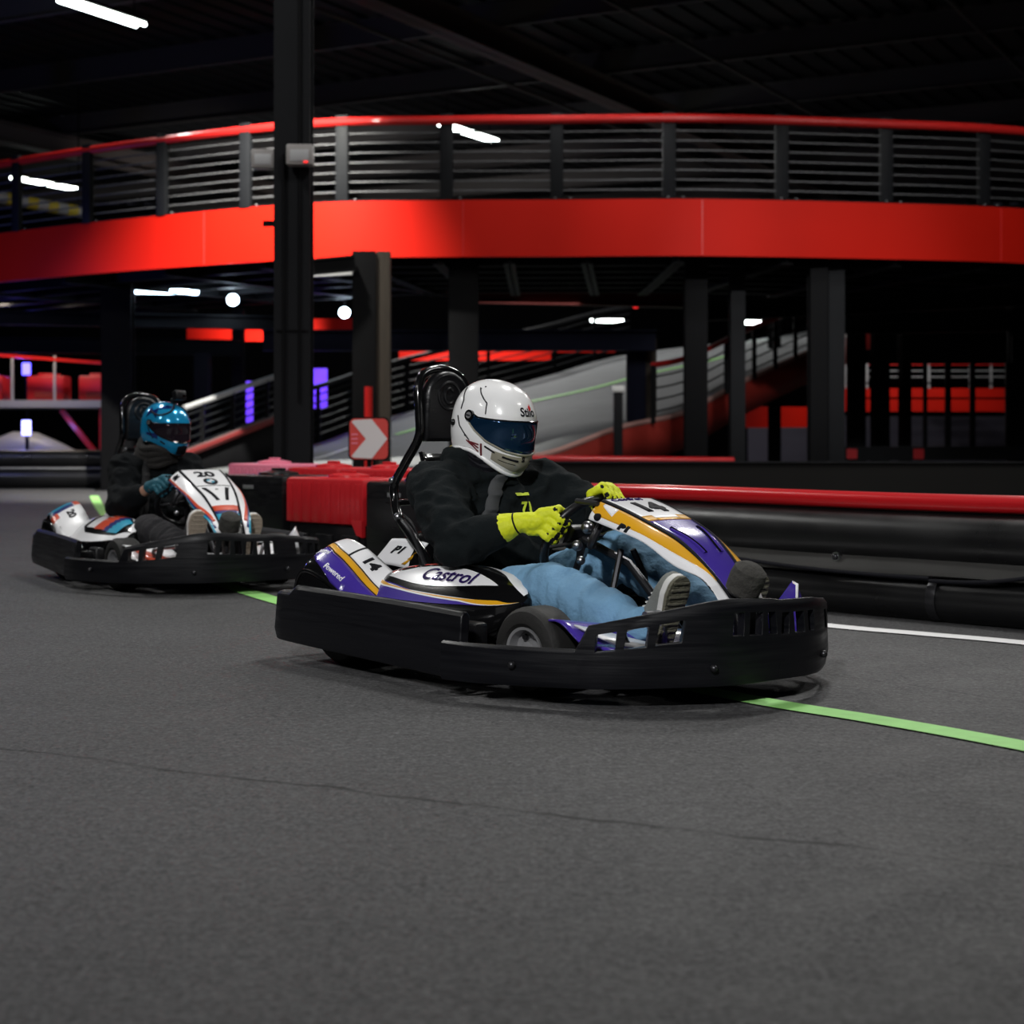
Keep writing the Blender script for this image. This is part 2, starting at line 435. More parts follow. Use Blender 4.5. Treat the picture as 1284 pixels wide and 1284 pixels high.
WC, WAX, WUP, WR = V((.897, 0, .410)), V((-.866, 0, .5)), V((.5, 0, .866)), .145
def build_kart(name, M, L):
    k = empty(name, M)
    tag(k, L['label'], 'go-kart')
    two = L['livery'] == 'white'
    # --- bumpers
    b = MB()
    wall(b, REAR, lambda q: lerp(.045, .075, 1 - abs(2 * q - 1)), lambda q: .235 + .012 * math.sin(abs(2 * q - 1) * 3) if abs(2 * q - 1) > .42 else .215 + .02 * abs(2 * q - 1), .03, BUMPER, lean=.012)
    b.tube([(.02, -.44, .20), (-.02, -.3, .2), (-.02, .3, .2), (.02, .44, .20)], .014, BLK)
    b.build('rear_bumper', k, bevel=0.004)
    f0, n0, LL = polypath(FRONT); mid = LL / 2
    def zt(q):
        e = abs(2 * q - 1); s = (1 - e) * LL / 2     # metres from the step
        if q > .5 and s >= .45: return interp([(.45, .235), (.7, .258), (.86, .274), (1.1, .279)], s)
        return .158 if s < .45 else interp([(.45, .220), (.80, .285), (.86, .290), (1.1, .279)], s)
    hs = []
    for sg in (0, 1):
        for a, c, sh in ((.485, .54, .02), (.565, .625, .035), (.65, .72, .05), (.862, .897, .02), (.918, .965, .02), (.988, 1.02, -.02)):
            hs.append((a, c, sh) if sg == 0 else (LL - c, LL - a, -sh))
    b = MB(); wall(b, FRONT, lambda q: .05 + .012 * (1 - abs(2 * q - 1)), zt, .028, BUMPER, sorted(hs), lean=.006, hv=(.57, .84))
    # lower skirt ribs and fixing bolts
    for s in (.25, .80, LL - .25, LL - .80):
        p, n = f0(s), n0(s); b.ball((p.x + n.x * .004, p.y + n.y * .004, .11), (.011, .011, .011), DKSTEEL, 6)
    b.build('front_bumper', k, bevel=0.003)
    # --- chassis
    b = MB()
    for sg in (-1, 1):
        b.tube(catmull([(.05, sg * .30, .095), (.5, sg * .33, .085), (1.0, sg * .26, .075), (1.45, sg * .24, .075), (1.58, sg * .16, .075)], 6), .016, DKSTEEL)
        b.tube(catmull([(.40, sg * .33, .08), (.45, sg * .52, .10), (.95, sg * .55, .10), (1.0, sg * .30, .08)], 6), .012, BLK)
        b.cyl((1.125, sg * .22, .115), (1.125, sg * .40, .123), .014, DKSTEEL)
        b.tube([(1.30, sg * .03, .16), (1.12, sg * .30, .13)], .008, STEEL)
        b.tube(catmull([(1.35, sg * .24, .08), (1.42, sg * .30, .12), (1.42, sg * .34, .2), (1.48, sg * .26, .22)], 6), .010, STEEL)
    for x in (.1, .34, .98, 1.44): b.cyl((x, -.30, .08), (x, .30, .08), .014, DKSTEEL)
    b.cyl((.245, -.44, .133), (.245, .44, .133), .016, STEEL)
    b.build('chassis', k)
    b = MB(); b.box((1.06, 0, .062), (.86, .50, .008), GREYPL); b.build('floor_tray', k)
    # --- wheels
    for sg in (-1, 1):
        wheel(k, .245, sg * .372, .133, .18, sg)
        wheel(k, 1.125, sg * .385, .123, .125, sg, steer=4, front=True)
    # --- side pods
    for sg in (-1, 1):
        P = make_pod(sg); b = MB()
        vs = []; nu, na = 44, 48
        for i in range(nu + 1):
            u = .29 + .69 * (i / nu)
            for j in range(na): vs.append(P(u, 2 * math.pi * j / na))
        fs = [[i * na + j, (i + 1) * na + j, (i + 1) * na + (j + 1) % na, i * na + (j + 1) % na] for i in range(nu) for j in range(na)]
        fs += [list(range(na)), [nu * na + j for j in range(na)]]
        b.add(vs, fs, GLOSSBLK)
        us = lin(.31, .97, 60); d = R(1)
        if not two:
            b.patch(P, PURPLE, us, lambda u: d * lerp(8, 20, smooth(u, .3, .5)) - d * 9 * smooth(u, .8, 1.0), lambda u: d * interp([(.3, 60), (.42, 46), (.6, 34), (.85, 25), (.97, 12)], u), off=.0012)
            b.patch(P, WHITE, us, lambda u: d * interp([(.3, 46), (.42, 38), (.6, 31), (.8, 25), (.97, 9)], u), lambda u: d * interp([(.3, 86), (.35, 58), (.42, 44), (.55, 36), (.75, 31.5), (.90, 28), (.97, 13)], u), off=.0020)
            b.patch(P, GOLD, us, lambda u: d * interp([(.3, 50), (.36, 47), (.42, 40), (.6, 33), (.8, 27), (.97, 11)], u), lambda u: d * interp([(.3, 62), (.36, 52), (.45, 41), (.6, 33.5), (.8, 29.5), (.92, 28), (.97, 12)], u), off=.0027)
            b.patch(P, WHITE, lin(.40, .885, 40), lambda u: d * (58 - 15 * math.sin(clamp((u - .40) / .485) * math.pi) ** .8), lambda u: d * (58 + 17 * math.sin(clamp((u - .40) / .485) * math.pi) ** .8), off=.0016)
            b.patch(P, WHITE, lin(.62, .97, 30), lambda u: d * interp([(.62, 108), (.86, 84), (.97, 60)], u), lambda u: d * interp([(.62, 112), (.75, 118), (.9, 112), (.97, 90)], u), off=.0018)
            b.text(L['pod_text'], .075, lambda x, y: on(P, .685 + (x if sg < 0 else -x), d * (58 + y * 330), .0048), INKP, bold=.0012, squash=.98)
        else:
            b.patch(P, WHITE, us, lambda u: d * interp([(.3, 10), (.6, 6), (.97, 8)], u), lambda u: d * interp([(.3, 100), (.40, 100), (.5, 45), (.6, 32), (.9, 30), (.97, 60)], u), off=.0014)
            b.patch(P, WHITE, lin(.42, .50, 6), lambda u: d * 50, lambda u: d * 100, off=.0018)
            b.patch(P, WHITE, lin(.55, .70, 12), lambda u: d * 44, lambda u: d * 108, off=.0018)
            b.patch(P, REDV, lin(.66, .78, 12), lambda u: d * 42, lambda u: d * 104, off=.0022)
            b.patch(P, NAVY, lin(.77, .83, 8), lambda u: d * 40, lambda u: d * 98, off=.0022)
            b.patch(P, SKY, lin(.82, .90, 8), lambda u: d * 38, lambda u: d * 90, off=.0022)
            b.patch(P, WHITE, lin(.70, .97, 24), lambda u: d * interp([(.7, 108), (.9, 92), (.97, 60)], u), lambda u: d * interp([(.7, 125), (.9, 122), (.97, 100)], u), off=.0024)
        sp = b.build('side_pod', k)
        # bracket and recess below the pod edge
        b = MB()
        b.box((.90, sg * .50, .13), (.05, .09, .09), BLK, bev=.008); b.box((.90, sg * .45, .13), (.12, .05, .12), BLK, bev=.012)
        b.tube(catmull([(.70, sg * .475, .185), (.76, sg * .51, .20), (.87, sg * .52, .195), (.90, sg * .52, .12)], 6), .014, GLOSSBLK)
        b.build('pod_bracket', k)
    # --- rear fenders
    for sg in (-1, 1):
        Fn = make_fender(sg); b = MB()
        b.grid(Fn, 48, 26, GLOSSBLK, .056, .49, -0.0, 1.95)
        us = lin(.066, .43, 50)
        if not two:
            b.patch(Fn, WHITE, us, lambda u: .02, lambda u: interp([(0.066, .25), (0.173, .46), (0.316, .55), (0.43, .62)], u), 8)
            b.patch(Fn, INK, us, lambda u: interp([(0.066, .25), (0.173, .46), (0.316, .55), (0.43, .62)], u) - .01, lambda u: interp([(0.066, .43), (0.173, .66), (0.316, .75), (0.43, .80)], u), 4, .0013)
            b.patch(Fn, GOLD, us, lambda u: interp([(0.066, .28), (0.173, .49), (0.316, .58), (0.43, .65)], u), lambda u: interp([(0.066, .40), (0.173, .62), (0.316, .72), (0.43, .77)], u), 4, .0022)
            b.patch(Fn, PURPLE, us, lambda u: interp([(0.066, .43), (0.173, .65), (0.316, .74), (0.43, .79)], u), lambda u: interp([(0.066, .70), (0.137, .98), (0.244, 1.28), (0.316, 1.34), (0.43, 1.25)], u), 8)
            b.patch(Fn, INK, lin(0.222, 0.23, 3), lambda u: .02, lambda u: .5, 4, .0026)
            b.text('14', .07, lambda x, y: on(Fn, .305 + (x if sg < 0 else -x) * .95, .30 - y * 5.0, .003), INK, bold=.003)
            b.text('Powered', .030, lambda x, y: on(Fn, .24 + (x if sg < 0 else -x) * .9, 1.0 - y * 7, .003), WHITE, shear=.2)
            b.text('Castrol', .026, lambda x, y: on(Fn, .125 + (x if sg < 0 else -x) * .9, .70 - y * 7, .003), WHITE)
        else:
            b.patch(Fn, WHITE, us, lambda u: .02, lambda u: interp([(0.066, .8), (0.173, 1.15), (0.316, 1.3), (0.43, 1.2)], u), 10)
            b.patch(Fn, SKY, lin(0.087, 0.159, 10), lambda u: .15, lambda u: 1.02, 6, .0022)
            b.patch(Fn, NAVY, lin(0.155, 0.194, 6), lambda u: .25, lambda u: 1.1, 6, .0024)
            b.patch(Fn, REDV, lin(0.116, 0.187, 8), lambda u: .03, lambda u: .22, 4, .0026)
            b.patch(Fn, REDV, lin(0.187, 0.244, 8), lambda u: .85, lambda u: 1.2, 4, .0026)
            b.text('20', .075, lambda x, y: on(Fn, .26 + (x if sg < 0 else -x) * .95, .48 - y * 4.6, .003), INK, bold=.003)
        # raised wheel-arch lips
        for v0 in (1.35, 1.93):
            b.tube([on(Fn, u, v0, .004) for u in lin(.06, .30, 24)], .007, GLOSSBLK, 8)
        b.build('rear_fender', k, solid=.006)
    # --- engine cover behind the seat with its white plate
    b = MB()
    rings = []
    for x, w, z in ((.0, .05, .28), (.02, .085, .335), (.06, .10, .375), (.12, .105, .40), (.18, .10, .405), (.215, .085, .39), (.23, .05, .34)):
        c = -.02
        rings.append([V((x, c + w * math.cos(a) * (abs(math.cos(a)) ** -.35 if abs(math.cos(a)) > .05 else 1) * .86, .13 + (z - .13) * (max(0, math.sin(a)) ** .6))) for a in [math.pi * j / 16 for j in range(17)]])
    b.loft(rings, GLOSSBLK, caps=False, ring_closed=False)
    def plate(u, v): return V((lerp(.02, .155, u) + .07 * v, lerp(-.155, -.105, u) + .035 * v, lerp(.290, .378, v) - .012 * u + .006 * math.sin(math.pi * u)))
    q = MB(); q.grid(plate, 10, 8, WHITE)
    if not two:
        q.text('P1', .046, lambda x, y: plate(.45 + x * 6.5, .55 + y * 8) + V((-.001, -.004, .002)), INK, bold=.0018, shear=.25)
        for i in range(3):
            q.add([plate(.80 + .05 * i, .10 + .2 * i) + V((-.001, -.004, .002)), plate(.90 + .03 * i, .10 + .2 * i) + V((-.001, -.004, .002)), plate(.95, .45 + .18 * i) + V((-.001, -.004, .002))], [[0, 1, 2]], GOLD)
    b.build('engine_cover', k, solid=.005)
    q.build('number_plate', k, solid=.004, fix=True)
    # --- seat shell
    def seat(u, v):
        c = interp([(0, V((.20, 0, .66))), (.25, V((.28, 0, .47))), (.5, V((.37, 0, .22))), (.65, V((.47, 0, .095))), (.8, V((.62, 0, .075))), (1, V((.80, 0, .10)))], u)
        w = interp([(0, .12), (.2, .17), (.5, .205), (.75, .20), (1, .15)], u); a = (v - .5) * 2
        lift = interp([(0, .02), (.25, .08), (.55, .16), (.8, .13), (1, .06)], u) * abs(a) ** 2.6
        nx = interp([(0, .9), (.4, .85), (.6, .5), (.8, .05), (1, 0)], u)
        return V((c.x + lift * nx, w * a * (1 - .12 * abs(a) ** 4), c.z + lift * (1.1 - nx * .7)))
    b = MB(); b.grid(seat, 30, 24, GLOSSBLK); b.build('seat', k, solid=.012)
    # --- head restraint hoop and pad
    b = MB()
    def hoop(sg): return [(.44, sg * .19, .22), (.36, sg * .18, .32), (.25, sg * .165, .40), (.165, sg * .145, .45), (.115, sg * .125, .50), (.105, sg * .12, .56), (.155, sg * .115, .63), (.225, sg * .11, .72), (.225, sg * .108, .80), (.215, sg * .105, .87), (.205, sg * .085, .92), (.20, sg * .045, .942)]
    b.tube(catmull(hoop(-1) + [(.20, 0, .948)] + hoop(1)[::-1], 6), .0155, GLOSSBLK, 12)
    b.cyl((.12, -.125, .50), (.12, .125, .50), .011, GLOSSBLK)
    for sg in (-1, 1):
        b.tube(catmull([(.165, sg * .145, .45), (.30, sg * .19, .40), (.42, sg * .22, .28)], 5), .009, DKSTEEL)
        b.tube(catmull([(.14, sg * .13, .47), (.20, sg * .10, .40), (.22, sg * .09, .22)], 5), .007, BLK)
        b.ball((.17, sg * .155, .455), .015, STEEL, 6); b.ball((.105, sg * .13, .575), .012, STEEL, 6)
    b.cyl((.17, -.09, .565), (.17, -.04, .565), .045, DKSTEEL, 20); b.cyl((.17, -.095, .565), (.17, -.091, .565), .03, GREYPL, 20)
    b.build('headrest_frame', k)
    b = MB()
    out = [(-.098, .705), (.098, .705)] + [(.092 * math.cos(a), .845 + .095 * math.sin(a)) for a in lin(0, math.pi, 20)]
    Mp = Matrix(((0, 0, 1, 0), (1, 0, 0, 0), (0, 1, 0, 0), (0, 0, 0, 1)))
    b.prism(out, .205, .25, BLK, Mp)
    pad = b.build('headrest_pad', k, bevel=.012)
    b = MB(); b.tube([(.2505, .045 * math.cos(a), .858 + .045 * math.sin(a)) for a in lin(0, 2 * math.pi, 32)[:-1]], .006, BLK, 8, closed=True)
    b.tube([(.2505, .02 * math.cos(a), .858 + .025 * math.sin(a)) for a in lin(R(40), R(320), 16)], .006, BLK, 8)
    b.build('embossed_badge', pad)
    # --- front fairing
    DZ[0] = .028 if two else 0.0
    b = MB(); b.grid(cowl, 40, 44, GLOSSBLK if not two else WHITE, 0, 1, -1, 1)
    ts = lin(0.0, 1.0, 44)
    edge = lambda q: (lambda t: q)
    if not two:
        bd = lambda v: .33 + .05 * abs(v)
        b.patch(cowl, WHITE, lin(0, .34, 14), edge(-.52), edge(.52), 16, .001)
        b.patch(cowl, GOLD, lin(.30, .355, 4), edge(-.52), edge(-.28), 6, .0017); b.patch(cowl, GOLD, lin(.30, .355, 4), edge(.28), edge(.52), 6, .0017)
        b.patch(cowl, GOLD, lin(.335, .36, 3), edge(-.28), edge(.28), 6, .0017)
        b.patch(cowl, PURPLE, lin(.35, .93, 28), edge(-.51), edge(.51), 16, .0012)
        b.text('14', .11, lambda x, y: on(cowl, .195 - y * 1.65, x * .55 / _cw(1, .2).y, .0035), INK, bold=.005)
        b.text('Castrol', .042, lambda x, y: on(cowl, .045 - y * 1.7, x * .55 / _cw(1, .05).y - .10, .0035), INKP)
        for sg in (-1, 1):
            lo = (lambda t: -1.0) if sg < 0 else (lambda t: .60)
            hi = (lambda t: -.60) if sg < 0 else (lambda t: 1.0)
            b.patch(cowl, WHITE, lin(0, 1, 40), lo, hi, 8, .001)
            g0 = lambda t: interp([(0, .80), (.08, .86), (.2, .86), (.45, .82), (.7, .74), (.86, .60)], t)
            b.patch(cowl, GOLD, lin(0, .86, 34), (lambda t: -g0(t)) if sg < 0 else (lambda t: .595), (lambda t: -.595) if sg < 0 else g0, 8, .0018)
            b.patch(cowl, WHITE, lin(.06, .17, 6), (lambda t: -.60 - (t - .02) * 1.1) if sg < 0 else (lambda t: .60), (lambda t: -.60) if sg < 0 else (lambda t: .60 + (t - .02) * 1.1), 3, .0022)
            c0 = on(cowl, .085, sg * .88, .002); b.ball(c0, .012, INK, 8)
            b.text('P1', .040, lambda x, y: on(cowl, .27 + (x if sg < 0 else -x) * 1.75, sg * (.89 - y * 5.0), .003), INK, bold=.003, shear=.25)
            # moulded slots in the purple panel
            b.tube([on(cowl, t, sg * interp([(.5, .34), (.66, .24)], t), .002) for t in lin(.46, .70, 10)], .0045, GLOSSBLK, 6)
            b.tube([on(cowl, t, sg * interp([(.5, .40), (.66, .30)], t), .003) for t in lin(.48, .70, 10)], .004, PURPLE, 6)
    else:
        b.patch(cowl, INK, lin(.385, .392, 2), edge(-.5), edge(.5), 8, .0015)
        for sg in (-1, 1):
            b.patch(cowl, INK, lin(.43, .64, 10), lambda t: sg * interp([(.43, .36), (.64, .17)], t) - .06, lambda t: sg * interp([(.43, .36), (.64, .17)], t) + .06, 3, .0022)
            sp = (lambda a, c: ((lambda t: -c(t)), (lambda t: -a(t)))) if sg < 0 else (lambda a, c: (a, c))
            b.patch(cowl, REDV, lin(.0, .84, 34), *sp(lambda t: interp([(0, .88), (.3, .86), (.6, .78), (.84, .62)], t), lambda t: interp([(0, .95), (.3, .95), (.6, .88), (.84, .74)], t)), 4, .0018)
            b.patch(cowl, NAVY, lin(.0, .90, 34), *sp(lambda t: interp([(0, .95), (.3, .95), (.6, .88), (.9, .68)], t), lambda t: interp([(0, 1.0), (.3, 1.0), (.6, .96), (.9, .76)], t)), 4, .0018)
            b.patch(cowl, SKY, lin(.42, .95, 24), *sp(lambda t: interp([(0, 1.0), (.42, .99), (.6, .955), (.95, .74)], t), lambda t: interp([(0, 1.0), (.42, 1.0), (.75, 1.0), (.95, .92)], t)), 4, .002)
            b.text('M', .045, lambda x, y: on(cowl, .10 + (x if sg < 0 else -x) * 1.75, sg * (.74 - y * 5.0), .003), INK, bold=.003)
        b.patch(cowl, REDV, lin(.70, .755, 5), edge(-.52), edge(.52), 10, .0018)
        b.patch(cowl, NAVY, lin(.755, .785, 4), edge(-.52), edge(.52), 10, .0018)
        b.patch(cowl, SKY, lin(.785, .87, 6), edge(-.52), edge(.52), 10, .0018)
        b.patch(cowl, GLOSSBLK, lin(.87, 1, 8), edge(-.54), edge(.54), 10, .0018)
        b.text('20', .10, lambda x, y: on(cowl, .16 - y * 1.65, x * .55 / .102, .0035), INK, bold=.002)
        # round badge: dark ring, quarters, centre
        def bp(r, a, off=.003): return on(cowl, .31 - r * math.sin(a) * 1.7, r * math.cos(a) * .55 / .10, off)
        def ann(r0, r1, a0, a1, m, n, off):
            vs = []; 
            for a in lin(a0, a1, n): vs += [bp(r0, a, off), bp(r1, a, off)]
            b.add(vs, [[2 * i, 2 * i + 1, 2 * i + 3, 2 * i + 2] for i in range(n)], m)
        ann(.021, .036, 0, 2 * math.pi, INK, 36, .003)
        for q in range(4): ann(.0005, .020, q * math.pi / 2, (q + 1) * math.pi / 2, SKY if q % 2 == 1 else WHITE, 10, .0032)
        b.text('BMW', .010, lambda x, y: bp(math.hypot(x, y + .0285), math.atan2(y + .0285, x), .0036), WHITE, cuts=0)
        b.text('M', .018, lambda x, y: on(cowl, .47 - y * 1.65, x * .55 / .095, .0035), GREYPL, cuts=0)
    for sg in (-1, 1):
        b.patch(cowl, INK, ts, lambda t: sg * .555 - .028, lambda t: sg * .555 + .028, 3, .0028)
    b.build('front_fairing', k, solid=.007)
    # --- nose: foam dome on its black stand, nose panel with wing tips
    b = MB(); b.box((1.59, -.02, .19), (.05, .10, .16), BLK, bev=.012); stand = b.build('nose_stand', k)
    b = MB(); b.lathe([(.002, .062), (.030, .060), (.046, .048), (.050, .02), (.048, -.02), (.04, -.028), (.002, -.03)], FOAM, Matrix.Translation((1.58, -.035, .315)) @ Matrix.Rotation(R(28), 4, 'Y'), 24)
    b.build('foam_cap', stand)
    c1, c2 = (PURPLE, WHITE) if not two else (WHITE, SKY)
    def wing(u, v):   # u across -1..1, v rear..front
        y = u * .42; e = abs(u)
        return V((lerp(1.20 + .10 * (1 - e), 1.58 - .12 * e ** 3, v), y, lerp(.215, .13, v ** 1.3) - .05 * (1 - e) + .012 * math.sin(v * 9)))
    b = MB(); b.grid(wing, 40, 14, c1, -1, 1, 0, 1)
    for sg in (-1, 1):
        b.add([wing(sg * .80, .35) + V((0, 0, .003)), wing(sg * .95, .3) + V((0, 0, .003)), wing(sg * .9, .8) + V((0, 0, .003)), wing(sg * .5, .85) + V((0, 0, .003))], [[0, 1, 2, 3]], c2 if not two else REDV)
        tip = [V((1.36, sg * .28, .16)), V((1.50, sg * .28, .15)), V((1.46, sg * .41, .16)), V((1.34, sg * .42, .17)), V((1.415, sg * .365, .292)), V((1.445, sg * .35, .287))]
        if sg > 0: b.add(tip, [[0, 1, 5, 4], [1, 2, 5], [2, 3, 4, 5], [3, 0, 4]], c1 if not two else WHITE); b.add([p + V((.002, -.002, .002)) for p in (tip[4], tip[5], tip[1].lerp(tip[5], .45))], [[0, 1, 2]], WHITE)
    b.build('nose_panel', k, solid=.006)
    # --- steering
    C, ax, up = WC, WAX, WUP; sd = V((0, 1, 0))
    tw = R(12)
    def rim(a): return C + (sd * math.cos(a + tw) * WR + up * math.sin(a + tw) * WR * .95)
    b = MB(); b.tube([rim(a) for a in lin(0, 2 * math.pi, 48)[:-1]], .0145, BLK, 12, closed=True)
    for a in (R(0), R(180), R(270)): b.tube([C, C.lerp(rim(a), .5) - ax * .008, rim(a)], [.016, .012, .010], DKSTEEL, 8, flat=.5)
    Mx = Matrix((sd, up, ax)).transposed().to_4x4(); Mx.translation = C + ax * .012
    b.box((0, 0, 0), (.10, .075, .035), BLK, Mx, .01)
    b.build('steering_wheel', k)
    b = MB(); b.tube([C, V((1.10, 0, .345)), V((1.32, 0, .15))], .0125, DKSTEEL, 10)
    for sg in (-1, 1): b.tube([(1.09, sg * .025, .385), (1.14, sg * .16, .09)], .010, DKSTEEL, 8)
    b.tube(catmull([(1.02, -.06, .44), (1.06, -.12, .40), (1.08, -.10, .46), (1.07, -.04, .50)], 5), .012, DKSTEEL, 8)
    b.ball((1.0, -.075, .45), .02, STEEL, 8); b.ball((.97, -.09, .395), .017, STEEL, 8); b.ball((.97, -.075, .35), .014, STEEL, 8)
    b.tube([(1.0, -.12, .53), (1.10, -.13, .525)], .008, DKSTEEL, 8)
    b.build('steering_column', k)
    for sg in (-1, 1):
        b = MB(); b.tube(catmull([(1.40, sg * .10, .08), (1.41, sg * .17, .10), (1.43, sg * .20, .22), (1.43, sg * .26, .23)], 5), .009, STEEL, 8)
        b.tube([(1.43, sg * .15, .235), (1.43, sg * .27, .235)], .012, STEEL, 8)
        b.build('pedal', k)
    return k
SKIN = mat('skin', (0.46, 0.25, 0.17), 0.5, bump=0.1, bscale=120)
CLEAR = mat('helmet_white', (0.88, 0.88, 0.88), 0.24, coat=0.7)
VISOR14 = mat('mirrored_blue_visor', (0.012, 0.055, 0.13), 0.06, metal=0.75, coat=1.0)
VISOR20 = mat('dark_visor', (0.03, 0.02, 0.03), 0.05, trans=0.55, coat=1.0, ior=1.2)
HBLUE = mat('metallic_blue', (0.015, 0.34, 0.72), 0.18, metal=0.35, coat=1.0, var=0.55, vscale=9)
HDKBL = mat('helmet_deep_blue', (0.008, 0.035, 0.22), 0.2, metal=0.5, coat=1.0)
CHIN = mat('helmet_chin_taupe', (0.30, 0.28, 0.22), 0.3, coat=0.6)
MAROON = mat('helmet_maroon', (0.13, 0.015, 0.02), 0.3, coat=0.5)
FLAME = mat('flame_red', (0.6, 0.03, 0.03), 0.35)
YGLOVE = mat('yellow_glove', (0.66, 0.72, 0.012), 0.62, bump=0.35, bscale=60, var=0.12, vscale=18)
TGLOVE = mat('teal_glove', (0.012, 0.10, 0.14), 0.6, bump=0.3, bscale=60)
HOOD = mat('dark_hoodie_fleece', (0.0062, 0.0088, 0.0098), 0.95, bump=0.5, bscale=45, spec=0.2)
SWEAT = mat('black_sweatshirt', (0.004, 0.005, 0.006), 0.95, bump=0.5, bscale=45, spec=0.2)
DENIM = mat('blue_denim', (0.16, 0.32, 0.49), 0.85, bump=0.5, bscale=60, var=0.3, vscale=9)
DKPANT = mat('charcoal_trousers', (0.018, 0.017, 0.020), 0.9, bump=0.4, bscale=50)
CANVAS = mat('grey_canvas', (0.17, 0.18, 0.165), 0.85, bump=0.3, bscale=80)
SOLE = mat('olive_rubber_sole', (0.13, 0.125, 0.09), 0.8, bump=0.6, bscale=60, stretch=(1, 1, 3))
SOLEB = mat('beige_rubber_sole', (0.36, 0.30, 0.235), 0.8, bump=0.5, bscale=60)
FOXING = mat('white_foxing', (0.6, 0.6, 0.58), 0.6)
SNOOD = mat('neck_warmer', (0.022, 0.020, 0.019), 0.95, bump=0.5, bscale=60)
YTRIM = mat('yellow_trim', (0.30, 0.24, 0.02), 0.8)
PRINT = mat('chest_print_lime', (0.62, 0.75, 0.05), 0.7)

def helmet_fn(az, el):
    "azimuth and elevation in degrees, helmet frame: x forward, y left, z up"
    a, e = R(az), R(el)
    d = V((math.cos(e) * math.cos(a), math.cos(e) * math.sin(a), math.sin(e)))
    fr = max(0, math.cos(a))
    A = (.160 + .034 * smooth(-el, 8, 40) * fr ** 2) if d.x > 0 else .152
    B = .124 - .008 * smooth(-el, 15, 50)
    Cc = .152 if d.z > 0 else .205
    n = 2.25
    r = ((abs(d.x) / A) ** n + (abs(d.y) / B) ** n + (abs(d.z) / Cc) ** n) ** (-1 / n)
    # brow above the eye port, slight spoiler line at the back
    r *= 1 + .012 * math.exp(-((el - 18) / 6) ** 2) * fr
    return d * r
helmet_fn.inside = V((0, 0, 0))
def elmin(az): return lerp(-41, -49, max(0, math.cos(R(az))) ** 1.5)

